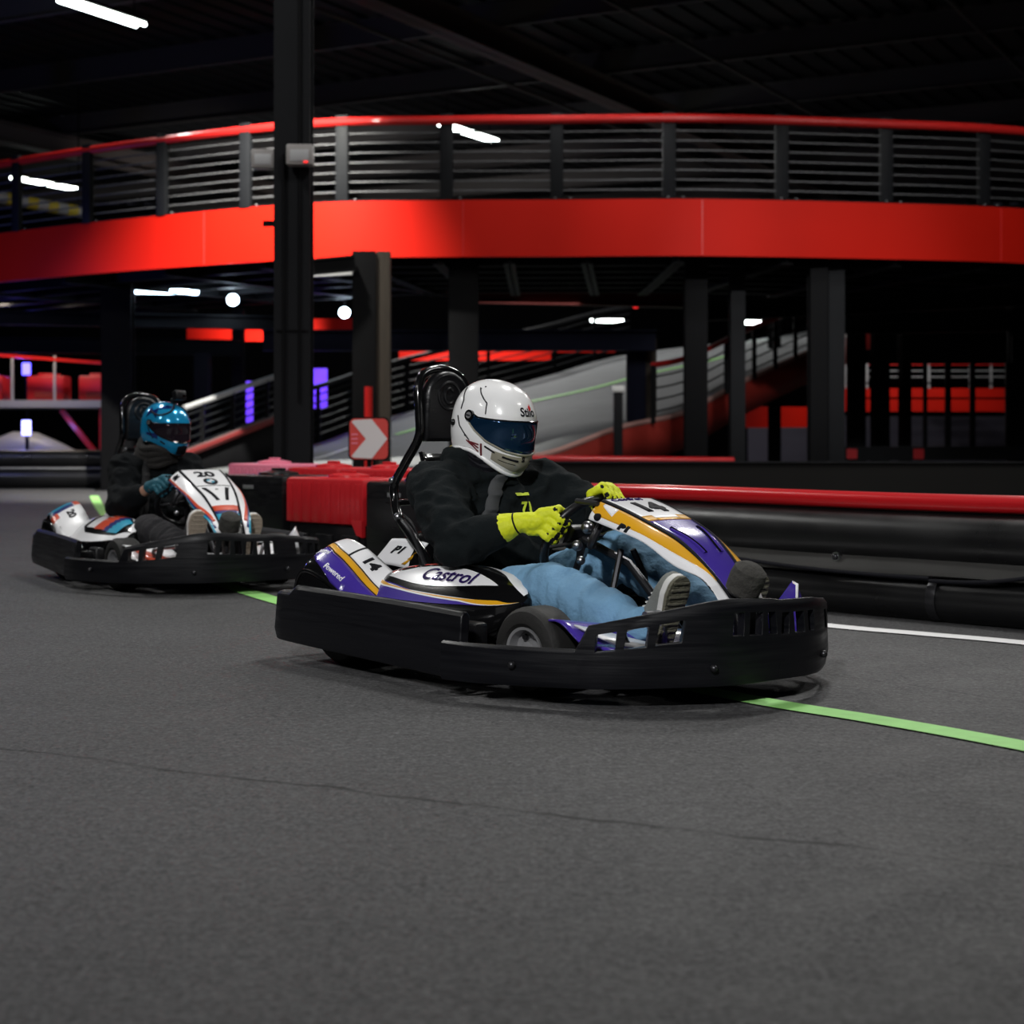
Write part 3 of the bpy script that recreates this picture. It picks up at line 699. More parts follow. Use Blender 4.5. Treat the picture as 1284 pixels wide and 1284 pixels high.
def helmet(person, M, st):
    shell = CLEAR if st == 'white' else HBLUE
    b = MB(); na, ne = 64, 34; vs = []
    for i in range(ne + 1):
        for j in range(na):
            az = 360 * j / na; vs.append(helmet_fn(az, lerp(89.5, elmin(az), i / ne)))
    fs = [[i * na + j, i * na + (j + 1) % na, (i + 1) * na + (j + 1) % na, (i + 1) * na + j] for i in range(ne) for j in range(na)]
    fs.append(list(range(na)))
    b.add(vs, fs, shell)
    b.tube([helmet_fn(360 * j / 48, elmin(360 * j / 48)) * .985 for j in range(48)], .009, GLOSSBLK if st != 'white' else CLEAR, 8, closed=True)
    b.tube([helmet_fn(360 * j / 48, elmin(360 * j / 48)) * .93 - V((0, 0, .003)) for j in range(48)], .012, INK, 8, closed=True)
    def line(pts, r, m=INK):
        pp = catmull([(a, e, 0) for a, e in pts], 6); b.tube([on(helmet_fn, p.x, p.y, .0005) for p in pp], r, m, 6)
    for sg in (-1, 1):
        if st == 'white':
            for pts in ([(136, 46), (116, 30)], [(116, 30), (114, 17)], [(96, 56), (64, 34)], [(64, 34), (62, 18)], [(118, 6), (110, -8)], [(110, -8), (86, -26)]):
                line([(sg * a, e) for a, e in pts], .0024)
            line([(sg * 88, 12), (sg * 78, -6)], .0012)
            b.patch(helmet_fn, MAROON, lin(62, 88, 10), lambda u: 0, lambda u: 0) if 0 else None
            for q in range(3):
                line([(sg * (92 - 5 * q), -27 - 2.5 * q + 2 * q), (sg * (66), -38 + 5 * q)], .0026, MAROON)
            line([(sg * 62, -25), (sg * 60, -42)], .004, MAROON)
            line([(sg * 56, -27), (sg * 40, -30)], .0032)
            line([(sg * 30, -31), (sg * 10, -31)], .0040)
            line([(sg * 34, -36), (sg * 12, -35)], .0016)
            b.ball(on(helmet_fn, sg * 128, -6, .002), .012, GLOSSBLK, 8)
            b.ball(on(helmet_fn, sg * 95, -20, .0), .004, INK, 6)
            b.ball(on(helmet_fn, sg * 85, 60, .0), .003, INK, 6); b.ball(on(helmet_fn, sg * 92, 55, .0), .0025, INK, 6)
        else:
            line([(sg * 100, 42), (sg * 60, 32), (sg * 30, 40), (sg * 12, 60)], .006, INK)
            line([(sg * 95, 15), (sg * 92, -5), (sg * 75, -28)], .004, INK)
            vs_ = []
            b.patch(lambda u, v: helmet_fn(u, v), HDKBL, lin(sg * 70, sg * 110, 10), lambda u: 40 - abs(abs(u) - 90) * .8, lambda u: 45 + abs(abs(u) - 90) * .4, 4, .0012)
            b.patch(lambda u, v: helmet_fn(u, v), HDKBL, lin(sg * 15, sg * 70, 10), lambda u: 48, lambda u: 60 - abs(abs(u) - 40) * .3, 4, .0012)
            b.patch(lambda u, v: helmet_fn(u, v), HDKBL, lin(sg * 60, sg * 100, 10), lambda u: -24 + (abs(u) - 80) * .2, lambda u: -14, 4, .0012)
            line([(sg * 52, -30), (sg * 40, -33)], .005)
    if st == 'white':
        b.patch(helmet_fn, CHIN, lin(-44, 44, 24), lambda u: -44 + abs(u) * .1, lambda u: -27 - abs(u) * .02, 8, .001)
        b.text('Stilo', .046, lambda x, y: on(helmet_fn, x * 330, 24 + y * 330, .0015), INK, bold=.0012)
        fl = [(-.006, -.002), (.004, -.004), (.009, .006), (.006, .016), (.002, .024), (.001, .013), (-.004, .017), (-.008, .008)]
        b.add([on(helmet_fn, (x + .012) * 330, 27.5 + y * 330, .003) for x, y in fl], [list(range(len(fl)))], FLAME)
        b.text('SI', .02, lambda x, y: on(helmet_fn, -3 + x * 330, -29 + y * 330, .002), INK, bold=.001)
    else:
        b.patch(helmet_fn, INK, lin(-14, 14, 8), lambda u: -45, lambda u: -28 - abs(u) * .2, 5, .0015)
        b.patch(helmet_fn, INK, lin(-7, 7, 4), lambda u: 70, lambda u: 88, 4, .0015)
    h = b.build('helmet', person, angle=50); h.matrix_local = M
    if st == 'white': h['label'] = 'glossy white full-face helmet'
    else: h['label'] = 'glossy blue full-face helmet'
    # visor
    vm = VISOR14 if st == 'white' else VISOR20
    hi = lambda u: interp([(0, 13), (55, 12), (74, 12), (82, 15), (90, 14)], abs(u)); lo = lambda u: interp([(0, -25), (30, -24), (55, -19), (75, -9), (90, 2)], abs(u))
    b = MB(); b.patch(helmet_fn, vm, lin(-90, 90, 60), lo, hi, 10, .004)
    v = b.build('visor', h, angle=60, solid=.003)
    b = MB(); b.tube([on(helmet_fn, u, hi(u), .003) for u in lin(-88, 88, 50)], .003, GLOSSBLK, 6); b.tube([on(helmet_fn, u, lo(u), .003) for u in lin(-88, 88, 50)], .0035, GLOSSBLK if st != 'white' else CHIN, 6)
    b.build('visor_seal', h)
    for sg in (-1, 1):
        c = helmet_fn(sg * 90, 12); n = nrm_at(helmet_fn, sg * 90, 12); n = n if n.dot(c) > 0 else -n
        b = MB(); b.cyl(c - n * .004, c + n * .009, .019, GLOSSBLK, 20); b.cyl(c + n * .009, c + n * .011, .011, GREYPL, 16)
        b.box(c + n * .012, (.003, .016, .004), INK, n.to_track_quat('X', 'Z').to_matrix())
        b.build('visor_pivot', h)
    if st != 'white':
        q = on(helmet_fn, 0, 84, 0); b = MB(); b.box(q + V((.05, 0, .010)), (.04, .035, .03), BLK, bev=.004); b.box(q + V((.085, 0, .046)), (.04, .08, .056), BLK, Matrix.Rotation(R(-18), 3, 'Y'), .006)
        b.cyl(q + V((.098, .018, .044)), q + V((.109, .018, .041)), .014, GLOSSBLK, 16)
        b.build('action_camera', h)
    return h

def hand(person, W, G, ein, eax, T, m, m2, cuff0, cuff_r, skin=False):
    "gloved hand closed round the rim at G; T = rim tangent, ein towards the hub, eax towards the driver"
    out = (-ein * .85 + eax * .55).normalized(); Pc = G + out * .034
    limbs = []; dark = []
    limbs.append(('cap', W, .030, Pc.lerp(W, .25), .030))
    for o in (-.027, 0, .027): limbs.append(('cap', Pc + T * o + (W - Pc) * .35, .020, Pc + T * o * 1.15, .019))
    def ring(ang, rad): return ein * (math.cos(ang) * rad) + eax * (math.sin(ang) * rad)
    a0 = math.atan2(out.dot(eax), out.dot(ein))          # angle of the palm round the rim
    way = 1 if math.sin(a0) > 0 else -1                  # fingers go over the outer/front side
    lens = [.92, 1.0, 1.06, .96]
    for k, o in enumerate((-.034, -.012, .011, .033)):
        base = G + T * o
        pts = [base + ring(a0 + way * a, .0275 + .006 * (1 - i / 4)) for i, a in enumerate([R(q) * lens[k] for q in (15, 75, 130, 185, 225)])]
        rr = [.0118, .0112, .0106, .0098, .0088]
        for i in range(4):
            limbs.append(('cap', pts[i], rr[i], pts[i + 1], rr[i + 1]))
            if i >= 1: dark.append((pts[i].lerp(pts[i + 1], .6), .0135))
        dark += [(pts[q] + T * .0113, .0085) for q in (0, 1, 2)]
    tb = [Pc + T * .026 + (W - Pc) * .25, G + T * .047 + out * .026, G + T * .050 + ring(a0 - way * R(65), .029), G + T * .044 + ring(a0 - way * R(130), .028)]
    for i in range(3): limbs.append(('cap', tb[i], (.017, .0135, .0125)[i], tb[i + 1], (.0135, .0125, .0105)[i]))
    if cuff0 is not None: limbs.append(('cap', cuff0, cuff_r, W, .031))
    g = fuse(limbs, m, 'glove', person, voxel=.0038, smooth_n=2, wrinkle=.0015, wscale=40)
    if m2:
        g.data.materials.append(m2)
        for p in g.data.polygons:
            c = p.center
            if any((c - q).length < r for q, r in dark): p.material_index = 1
    return g

def shoe(person, heel, toe, side, upper, sole):
    "heel and toe points; the sole faces away from the leg (down-forward)"
    heel, toe = V(heel), V(toe); ax = (toe - heel).normalized(); L = (toe - heel).length
    dn = V((0.80, 0, -0.6)); dn = (dn - ax * dn.dot(ax)).normalized(); sd = ax.cross(dn)
    def w(s): return interp([(0, .024), (.08, .033), (.3, .034), (.55, .040), (.75, .046), (.9, .040), (.97, .026), (1, .012)], s)
    def top(s): return interp([(0, .055), (.15, .078), (.35, .080), (.5, .066), (.75, .046), (.95, .030), (1, .018)], s)
    b = MB(); rings = []
    for s in lin(0, 1, 24):
        c = heel + ax * (s * L)
        rings.append([c + sd * (w(s) * .96 * math.copysign(abs(math.cos(a)) ** .7, math.cos(a))) - dn * (top(s) * max(0, math.sin(a)) ** .8) for a in lin(0, math.pi, 16)])
    b.loft(rings, upper, caps=False, ring_closed=False)
    b.add(rings[0], [list(range(17))], upper); b.add(rings[-1], [list(range(17))], upper)
    s_ = b.build('shoe', person, angle=60)
    b = MB()
    for z0, z1, g, m in ((-.004, .014, 1.03, FOXING), (.014, .024, 1.0, sole)):
        rr = []
        for s in lin(0, 1, 24):
            c = heel + ax * (s * L); rr.append([c - sd * w(s) * g + dn * z0, c + sd * w(s) * g + dn * z0, c + sd * w(s) * g + dn * z1, c - sd * w(s) * g + dn * z1])
        b.loft(rr, m)
    for k in range(1, 11):
        c = heel + ax * (k / 11 * L) + dn * .025; b.beam(c - sd * w(k / 11) * .8, c + sd * w(k / 11) * .8, .008, .004, sole, dn)
    b.build('sole', s_, bevel=.002)
    b = MB()
    for k in range(5):
        s = .36 + .07 * k; c = heel + ax * (s * L) - dn * top(s) * 1.01; b.tube([c - sd * .018, c - dn * .002, c + sd * .018], .003, FOXING, 6)
    b.build('laces', s_)
    return s_

def build_person(M, P):
    two = P['style'] == 'blue'
    J = {k: V(v) for k, v in P['J'].items()}
    bk = lambda a, ra, b_, rb: ('cap', J[a] if isinstance(a, str) else a, ra, J[b_] if isinstance(b_, str) else b_, rb)
    hd = J['head']; Rh = Matrix.Rotation(R(P['yaw']), 3, 'Z') @ Matrix.Rotation(R(P['pitch']), 3, 'Y') @ Matrix.Rotation(R(P.get('roll', 0)), 3, 'X')
    hp = lambda x, y, z: hd + Rh @ V((x, y, z))
    # one continuous body under the clothes
    limbs = [('ell', J['pelvis'], (.12, .15, .10)), ('cap', J['pelvis'], .10, J['chest'], .10), ('ell', J['chest'], (.10, .15, .13)),
             ('cap', J['chest'], .09, J['neck'], .055), ('cap', J['neck'], .056, hp(-.015, 0, -.05), .055),
             ('ell', hp(-.01, 0, .02), (.095, .075, .105), Rh), ('ell', hp(.035, 0, -.055), (.055, .052, .055), Rh),
             ('cap', hp(.082, 0, .012), .012, hp(.102, 0, -.022), .016), ('cap', hp(.085, -.03, .022), .013, hp(.085, .03, .022), .013),
             ('cap', hp(.082, -.018, -.055), .009, hp(.082, .018, -.055), .009), ('ell', hp(.08, 0, -.092), (.018, .02, .016), Rh),
             ('ell', hp(-.005, .076, -.005), (.018, .01, .03), Rh), ('ell', hp(-.005, -.076, -.005), (.018, .01, .03), Rh)]
    for s in 'RL':
        limbs += [('cap', J['chest'].lerp(J['sh' + s], .55), .06, J['sh' + s], .052), ('cap', J['sh' + s], .05, J['el' + s], .037), ('cap', J['el' + s], .037, J['wr' + s], .026), ('cap', J['wr' + s], .024, J['wr' + s].lerp(J['hand' + s], .8), .022),
                  ('cap', J['pelvis'].lerp(J['hip' + s], .7), .085, J['hip' + s], .078), ('cap', J['hip' + s], .074, J['kn' + s], .048), ('cap', J['kn' + s], .047, J['an' + s], .034), ('cap', J['an' + s], .032, J['toe' + s].lerp(J['an' + s], .35), .022)]
    body = fuse(limbs, SKIN, 'person', None, voxel=.010, smooth_n=3, M=M)
    tag(body, P['label'], 'person')
    # top
    wob = P.get('bulk', 1.0)
    limbs = [('ell', V((.50, 0, .23)), (.150 * wob, .185 * wob, .13)), ('ell', V((.48, 0, .34)), (.155 * wob, .195 * wob, .16)), ('ell', J['chest'] + V((.015, 0, .03)), (.135 * wob, .19 * wob, .15)),
             ('cap', J['shR'], .078, J['shL'], .078), ('cap', J['chest'] + V((0, 0, .1)), .10, J['neck'] + V((0, 0, -.02)), .082)]
    for s in 'RL':
        limbs += [('cap', J['sh' + s], .084 * wob, J['sh' + s].lerp(J['el' + s], .55), .078 * wob), ('cap', J['sh' + s].lerp(J['el' + s], .55), .078 * wob, J['el' + s], .066), ('cap', J['el' + s], .067, J['el' + s].lerp(J['wr' + s], .60), .058), ('cap', J['el' + s].lerp(J['wr' + s], .55), .058, J['wr' + s].lerp(J['el' + s], .38), .053 if not two else .046)]
        sg = -1 if s == 'R' else 1
        limbs += [('ell', J['sh' + s] + V((.03, sg * -.02, -.06)), (.09 * wob, .09 * wob, .11 * wob))]
        if not two: limbs += [('ell', J['neck'] + V((-.03, sg * .08, .025)), (.065, .055, .05))]
    if not two: limbs += [('ell', J['neck'] + V((-.085, 0, .01)), (.055, .11, .07)), ('ell', J['neck'] + V((.05, 0, -.035)), (.06, .09, .04))]
    top = fuse(limbs, SWEAT if two else HOOD, 'sweatshirt' if two else 'hoodie', body, voxel=.010, smooth_n=5, wrinkle=.014, wscale=8, wstretch=(1.0, 1.2, 1.9), calm=[(J['wr' + q], .17) for q in 'RL'])
    bv = BVHTree.FromPolygons([v.co.copy() for v in top.data.vertices], [list(p.vertices) for p in top.data.polygons])
    def chest(y, z, off=.006):
        h, n, i, d = bv.ray_cast(V((1.4, y, z)), V((-1, 0, 0)))
        return (h if h is not None else V((.6, y, z))) + V((off, 0, 0))
    # trousers
    limbs = [('ell', J['pelvis'] + V((0, 0, -.01)), (.15, .175, .095))]
    for s in 'RL':
        limbs += [('cap', J['hip' + s], .098, J['hip' + s].lerp(J['kn' + s], .5), .092), ('cap', J['hip' + s].lerp(J['kn' + s], .5), .092, J['kn' + s], .072), ('cap', J['kn' + s], .072, J['kn' + s].lerp(J['an' + s], .4), .070), ('cap', J['kn' + s].lerp(J['an' + s], .4), .070, J['an' + s], .058)]
    fuse(limbs, DKPANT if two else DENIM, 'trousers' if two else 'jeans', body, voxel=.0095, smooth_n=4, wrinkle=.010, wscale=9, wstretch=(1.5, .8, .8))
    # neck cover
    b = MB(); n0 = J['neck']
    for k in range(4 if two else 3):
        zz = (-.005 + .022 * k) if two else (.012 + .018 * k); rad = (.098 - .004 * k) if two else .082
        b.tube([n0 + V((.012 + .01 * k + rad * math.cos(a), rad * 1.02 * math.sin(a), zz + .012 * math.sin(3 * a + k) - (.03 if two else .02) * math.cos(a))) for a in lin(0, 2 * math.pi, 28)[:-1]], .019, SNOOD if two else INK, 8, closed=True)
    if not two: b.tube([n0 + V((-.02 + .098 * math.cos(a), .105 * math.sin(a), .048 - .025 * math.cos(a))) for a in lin(R(195), R(285), 14)], .006, YTRIM, 8)
    b.build('neck_warmer' if two else 'collar', body)
    h = helmet(body, Matrix.Translation(hd) @ Rh.to_4x4() @ Matrix.Scale(P.get('hs', .93), 4), 'white' if not two else 'blue')
    b = MB(); b.tube([hp(.03, -.10, -.10), hp(.07, -.05, -.155), hp(.075, 0, -.165), hp(.07, .05, -.155), hp(.03, .10, -.10)], .008, INK, 8, flat=.5); b.build('chin_strap', body)
    # gloves on the wheel
    C, ax, up = WC, WAX, WUP; sd = V((0, 1, 0))
    for s in 'RL':
        a = R(P['grip' + s]); G = C + sd * math.cos(a) * WR + up * math.sin(a) * WR * .95
        ein = (C - G).normalized(); T = (-sd * math.sin(a) + up * math.cos(a) * .95).normalized()
        T = T if T.z > 0 else -T
        cuff = None if two else J['wr' + s].lerp(J['el' + s], .34)
        hand(body, J['wr' + s], G, ein, ax, T, TGLOVE if two else YGLOVE, INK if True else None, cuff if not two else J['wr' + s].lerp(J['hand' + s], -.02), .050 if not two else .032)
    if not two:
        b = MB(); W, E = J['wrR'], J['elR']; d = (E - W).normalized()
        for f, r in ((.02, .0315),): 
            c = W.lerp(E, f); q = d.to_track_quat('Z', 'X').to_matrix()
            b.tube([c + q @ V((r * math.cos(t), r * math.sin(t), 0)) for t in lin(0, 2 * math.pi, 24)[:-1]], .003, YGLOVE if f > .1 else INK, 6, closed=True)
        b.build('glove_band', body)
    for s in 'RL': shoe(body, J['heel' + s], J['toe' + s], s, CANVAS if not two else DKPANT, SOLE if not two else SOLEB)
    # chest print
    if not two:
        b = MB(); y0, z0 = P['print']
        b.text('71', .046, lambda x, y: chest(y0 + x, z0 + y - .012, .011), PRINT, bold=.002)
        b.text('KART', .016, lambda x, y: chest(y0 - .01 + x, z0 + y + .028, .004), PRINT) if False else b.add([chest(y0 - .045, z0 + .027, .011), chest(y0 + .03, z0 + .027, .011), chest(y0 + .03, z0 + .036, .011), chest(y0 - .045, z0 + .036, .011)], [[0, 1, 2, 3]], PRINT)
        b.build('chest_print', top)
    return body, chest

def belt(kart, chest, rows, m):
    "webbing laid over the chest; rows = [(y, z, half width)]"
    pts = catmull([(y, z, w) for y, z, w in rows], 8); b = MB(); vs = []
    for p in pts:
        c3 = [chest(p.x + q * p.z, p.y, .010) for q in (-1, 0, 1)]; mx_ = sum(c.x for c in c3) / 3
        vs += [V((max(c.x, mx_), c.y, c.z)) for c in c3]
    n_ = len(pts); vs2 = []
    for i in range(n_):
        for q in range(3):
            w_ = [vs[3 * k + q].x for k in range(max(0, i - 4), min(n_, i + 5))]; v_ = vs[3 * i + q]
            vs2.append(V((max(v_.x, sum(w_) / len(w_)) + .003, v_.y, v_.z)))
    b.add(vs2, [[3 * i + j, 3 * i + j + 1, 3 * i + j + 4, 3 * i + j + 3] for i in range(n_ - 1) for j in range(2)], m)
    return b.build('seat_belt', kart, solid=.003)
EXPOSURE = 0.3
# ------------------------------------------------------------------ surroundings
STRUCT = mat('painted_black_steel', (0.0035, 0.0035, 0.0042), 0.6, var=0.3, vscale=5, spec=0.1)
STRUCT2 = mat('charcoal_steel', (0.0085, 0.009, 0.0105), 0.55, var=0.25, vscale=3, spec=0.12)
NAVYST = mat('navy_painted_steel', (0.003, 0.004, 0.014), 0.6, spec=0.1)
WOOD = mat('raw_timber', (0.03, 0.022, 0.015), 0.8, var=0.4, vscale=4, stretch=(8, 8, 1))
FASC = mat('red_fascia_paint', (0.46, 0.009, 0.0035), 0.5, spec=0.12, var=0.08, vscale=1.5)
REDRAIL = mat('red_rail_paint', (0.52, 0.016, 0.014), 0.3, coat=0.3)
REDPIPE = mat('red_pipe_plastic', (0.46, 0.008, 0.012), 0.28, coat=0.3, bump=0.05, bscale=6)
REDPL = mat('red_barrier_plastic', (0.50, 0.012, 0.018), 0.38, bump=0.08, bscale=12)
PINK_GLARE_SIGN = mat('pink_glare_and_sign_bars', (0.75, 0.20, 0.30), 0.35)  # purple glare on red plastic put into the colour; also the sign bars
DARKRED = mat('dark_red_panel', (0.30, 0.028, 0.02), 0.5)
TUBEBLK = mat('black_barrier_tube', (0.006, 0.006, 0.0065), 0.36, bump=0.10, bscale=9, stretch=(1, 1, 1), rvar=0.1, vscale=3)
CEIL = mat('black_deck_ceiling', (0.010, 0.010, 0.011), 0.7)
CEILB = mat('ceiling_beam_paint', (0.10, 0.09, 0.085), 0.7)
CEILG = mat('ceiling_girder_paint', (0.15, 0.12, 0.108), 0.7)
WALLM = mat('black_wall_paint', (0.004, 0.004, 0.0046), 0.9, spec=0.05)
GREEN = mat('green_line_paint', (0.30, 0.66, 0.19), 0.6, var=0.15, vscale=20)
LINEW = mat('white_line_paint', (0.8, 0.8, 0.8), 0.6, var=0.1, vscale=20)
CABLE = mat('steel_cable', (0.085, 0.085, 0.09), 0.5, metal=0.2)
TUBEON = mat('lit_tube', (0.9, 0.95, 0.92), 0.4, emit=(0.90, 1.0, 0.96), estr=14)
LAMPON = mat('lit_lamp', (0.9, 0.95, 1), 0.4, emit=(0.62, 0.82, 1.0), estr=14)
BLUEON = mat('lit_blue', (0.1, 0.1, 0.9), 0.4, emit=(0.10, 0.08, 1.0), estr=5)
VIOLON = mat('lit_violet', (0.3, 0.1, 0.9), 0.4, emit=(0.16, 0.06, 1.0), estr=.75)
REDON = mat('lit_red', (0.9, 0.05, 0.05), 0.4, emit=(1.0, 0.02, 0.02), estr=1.2)
RAMPR = mat('ramp_asphalt', (0.135, 0.14, 0.145), 0.75, var=0.25, vscale=2.5)
PALE = mat('pale_grey_metal', (0.35, 0.35, 0.36), 0.5)
GREYBOX = mat('grey_box_plastic', (0.26, 0.245, 0.24), 0.5)
SIGNW = mat('sign_white', (0.62, 0.60, 0.60), 0.45)
SIGNR = mat('sign_red', (0.55, 0.035, 0.025), 0.45)
YEL = mat('yellow_tape', (0.55, 0.42, 0.03), 0.5)

# --- asphalt floor with cracks and a worn sheen
def asphalt():
    m = bpy.data.materials.new('track_asphalt'); m.use_nodes = True; nt = m.node_tree; L = nt.links.new; N = nt.nodes.new
    b = nt.nodes['Principled BSDF']; tc = N('ShaderNodeTexCoord'); src = tc.outputs['Object']
    def noise_(scale, detail=4, rough=0.6):
        n = N('ShaderNodeTexNoise'); n.inputs['Scale'].default_value = scale; n.inputs['Detail'].default_value = detail; n.inputs['Roughness'].default_value = rough; L(src, n.inputs['Vector']); return n.outputs['Fac']
    def mth(op, a, b_=None, c=None):
        n = N('ShaderNodeMath'); n.operation = op
        for k, x in enumerate((a, b_, c)):
            if x is None: continue
            if isinstance(x, (int, float)): n.inputs[k].default_value = x
            else: L(x, n.inputs[k])
        return n.outputs[0]
    def rng(x, a, b_, c, d):
        n = N('ShaderNodeMapRange'); L(x, n.inputs['Value'])
        for k, v in (('From Min', a), ('From Max', b_), ('To Min', c), ('To Max', d)): n.inputs[k].default_value = v
        return n.outputs[0]
    big = noise_(0.45, 3); mid = noise_(5, 5); grain = noise_(95, 3, 0.7); chips = noise_(38, 4, 0.75); wob = noise_(2.2, 5, 0.65)
    sep = N('ShaderNodeSeparateXYZ'); L(src, sep.inputs[0])
    def crack(p, q, amp, w):
        d = (q - p).normalized(); n = V((-d.y, d.x, 0))
        t = mth('ADD', mth('MULTIPLY', sep.outputs[0], n.x), mth('MULTIPLY', sep.outputs[1], n.y))
        t = mth('ADD', mth('SUBTRACT', t, n.dot(p)), mth('MULTIPLY', mth('SUBTRACT', wob, 0.5), amp))
        return rng(mth('ABSOLUTE', t), w * 0.3, w, 1.0, 0.0)
    c1 = crack(gnd(0, 940), gnd(1050, 1063), 0.16, 0.013)
    c2 = crack(gnd(1040, 845), gnd(1284, 880), 0.12, 0.009)
    c3 = crack(gnd(460, 968), gnd(900, 938), 0.10, 0.010)
    v = mth('MULTIPLY', rng(big, 0.3, 0.7, 0.82, 1.16), rng(mid, 0.3, 0.7, 0.88, 1.12))
    v = mth('MULTIPLY', v, rng(grain, 0.36, 0.64, 0.45, 1.6)); v = mth('MULTIPLY', v, rng(chips, 0.38, 0.64, 0.66, 1.36))
    brk = rng(mid, 0.35, 0.55, 0.25, 1.0)
    v = mth('MULTIPLY', v, mth('SUBTRACT', 1.0, mth('MULTIPLY', mth('MULTIPLY', mth('MAXIMUM', c1, mth('MULTIPLY', c2, 0.6)), brk), 0.8)))
    v = mth('MULTIPLY', v, mth('ADD', 1.0, mth('MULTIPLY', c3, 0.10)))
    col = N('ShaderNodeVectorMath'); col.operation = 'SCALE'; col.inputs[0].default_value = (0.058, 0.0575, 0.0595); L(v, col.inputs['Scale'])
    L(col.outputs[0], b.inputs['Base Color'])
    L(rng(mid, 0.3, 0.7, 0.62, 0.80), b.inputs['Roughness']); b.inputs['Specular IOR Level'].default_value = 0.35
    bp = N('ShaderNodeBump'); bp.inputs['Strength'].default_value = 0.55; bp.inputs['Distance'].default_value = 0.006
    L(mth('ADD', grain, mth('MULTIPLY', chips, 0.8)), bp.inputs['Height']); L(bp.outputs[0], b.inputs['Normal'])
    return m
ASPH = asphalt()
XL, XR, Y0, Y1, ZC = -19.0, 19.0, -7.0, 47.0, 7.3
tag(MB().add([(XL, Y0, 0), (XR, Y0, 0), (XR, Y1, 0), (XL, Y1, 0)], [[0, 1, 2, 3]], ASPH).build('floor', fix=False), kind='structure')
def wallbox(name, c, size): tag(MB().box(c, size, WALLM).build(name), kind='structure')
wallbox('wall_back', (0, Y1 + .1, ZC / 2), (XR - XL, .2, ZC)); wallbox('wall_front', (0, Y0 - .1, ZC / 2), (XR - XL, .2, ZC))
wallbox('wall_left', (XL - .1, (Y0 + Y1) / 2, ZC / 2), (.2, Y1 - Y0 + .4, ZC)); wallbox('wall_right', (XR + .1, (Y0 + Y1) / 2, ZC / 2), (.2, Y1 - Y0 + .4, ZC))
# corrugated metal deck overhead: ribs run along D1, joists across
D1 = V((.47, .883, 0)); D2 = V((.883, -.47, 0))
b = MB(); b.box((0, (Y0 + Y1) / 2, ZC + .1), (XR - XL, Y1 - Y0, .1), CEIL)
def clipline(p, d, z):
    t0, t1 = -200, 200
    for o, dd, lo, hi in ((p.x, d.x, XL, XR), (p.y, d.y, Y0, Y1)):
        a, c = (lo - o) / dd, (hi - o) / dd
        if a > c: a, c = c, a
        t0, t1 = max(t0, a), min(t1, c)
    if t1 - t0 < 1: return None
    a, c = p + d * t0, p + d * t1
    return V((a.x, a.y, z)), V((c.x, c.y, z))
for k in range(-75, 76):
    q = clipline(V((0, 20, 0)) + D2 * (k * .42), D1, ZC + .03)
    if q: b.beam(q[0], q[1], .16, .06, CEIL)
tag(b.build('ceiling'), kind='structure')
n = 0
for k in range(-7, 8):
    q = clipline(at(345, 92, 27.0).xy.to_3d() + D1 * (k * 3.7), -D2, ZC - .22)
    if q:
        b = MB(); b.ibeam(q[0], q[1], .10, .40, CEILB, t=.02); tag(b.build('ceiling_joist'), kind='structure')
g0 = at(490, 0, 22.6); g1 = at(800, 137, 30.1)
for k in (-12.0, 0.0, 11.0):
    q = clipline(V((g0.x, g0.y, 0)) + D2 * k, D1, ZC - .62)
    if q: tag(MB().ibeam(q[0], q[1], .34, .40, CEILG, t=.03).build('ceiling_girder'), kind='structure')
for px, py, D in ((400, 12, 22.5), (1190, 0, 21.5), (870, 60, 25.0)):
    p = at(px, py, D); q = clipline(V((p.x, p.y, 0)), D1, p.z)
    tag(MB().cyl(q[0], q[1], .035, CEILB, 8).build('ceiling_conduit'), kind='structure')

# --- ceiling lights: twin tubes hung along the ribs
def twin_tube(c, label, L=1.28, d=D1, on_=TUBEON, drop=.5):
    t = empty('tube_light', V(c)); tag(t, label, 'ceiling light', 'lit tube lights')
    s = d.cross(V((0, 0, 1)))
    MB().beam(-d * L * .5, d * L * .5, .26, .05, STRUCT2, bev=.008).build('light_housing', t)
    for q in (-.4, .4): MB().cyl(d * L * q + V((0, 0, .02)), d * L * q + V((0, 0, drop)), .008, STRUCT, 6).build('hanger', t)
    for q in (-1, 1): MB().tube([d * (L * .5 * f) + s * (q * .075) - V((0, 0, .052)) for f in (-1, -.97, 0, .97, 1)], [.012, .03, .03, .03, .012], on_, 10).build('tube', t)
    return t
twin_tube(at(129, 11, 22.3), 'white twin tube ceiling light at the top left corner', L=1.55)
twin_tube(at(588, 163, 31.0), 'white twin tube ceiling light seen through the railing above the chevron sign', L=2.0)
twin_tube(at(56, 227, 36.5), 'white tube ceiling light seen low through the railing at far left', L=1.9)
def area(loc, sx, sy, e, col=(1, .99, .96), rot=0.0, dirn=None):
    l = bpy.data.lights.new('hall_or_fill_lamp', 'AREA'); l.shape = 'RECTANGLE'; l.size = sx; l.size_y = sy; l.energy = e; l.color = col
    o = bpy.data.objects.new('hall_or_fill_lamp', l); COL.objects.link(o); o.location = loc; o.rotation_euler = (0, 0, rot)
    if dirn is not None: o.rotation_euler = V(dirn).to_track_quat('-Z', 'Y').to_euler()
    return o
RZ = math.atan2(D1.y, D1.x)
def spot(loc, to, e, ang, col=(1, 1, 1), r=.12, blend=1.0):
    l = bpy.data.lights.new('wash_or_fill_spot', 'SPOT'); l.energy = e; l.spot_size = R(ang); l.spot_blend = blend; l.color = col; l.shadow_soft_size = r
    o = bpy.data.objects.new('wash_or_fill_spot', l); COL.objects.link(o); o.location = loc; o.rotation_euler = (V(to) - V(loc)).to_track_quat('-Z', 'Y').to_euler()
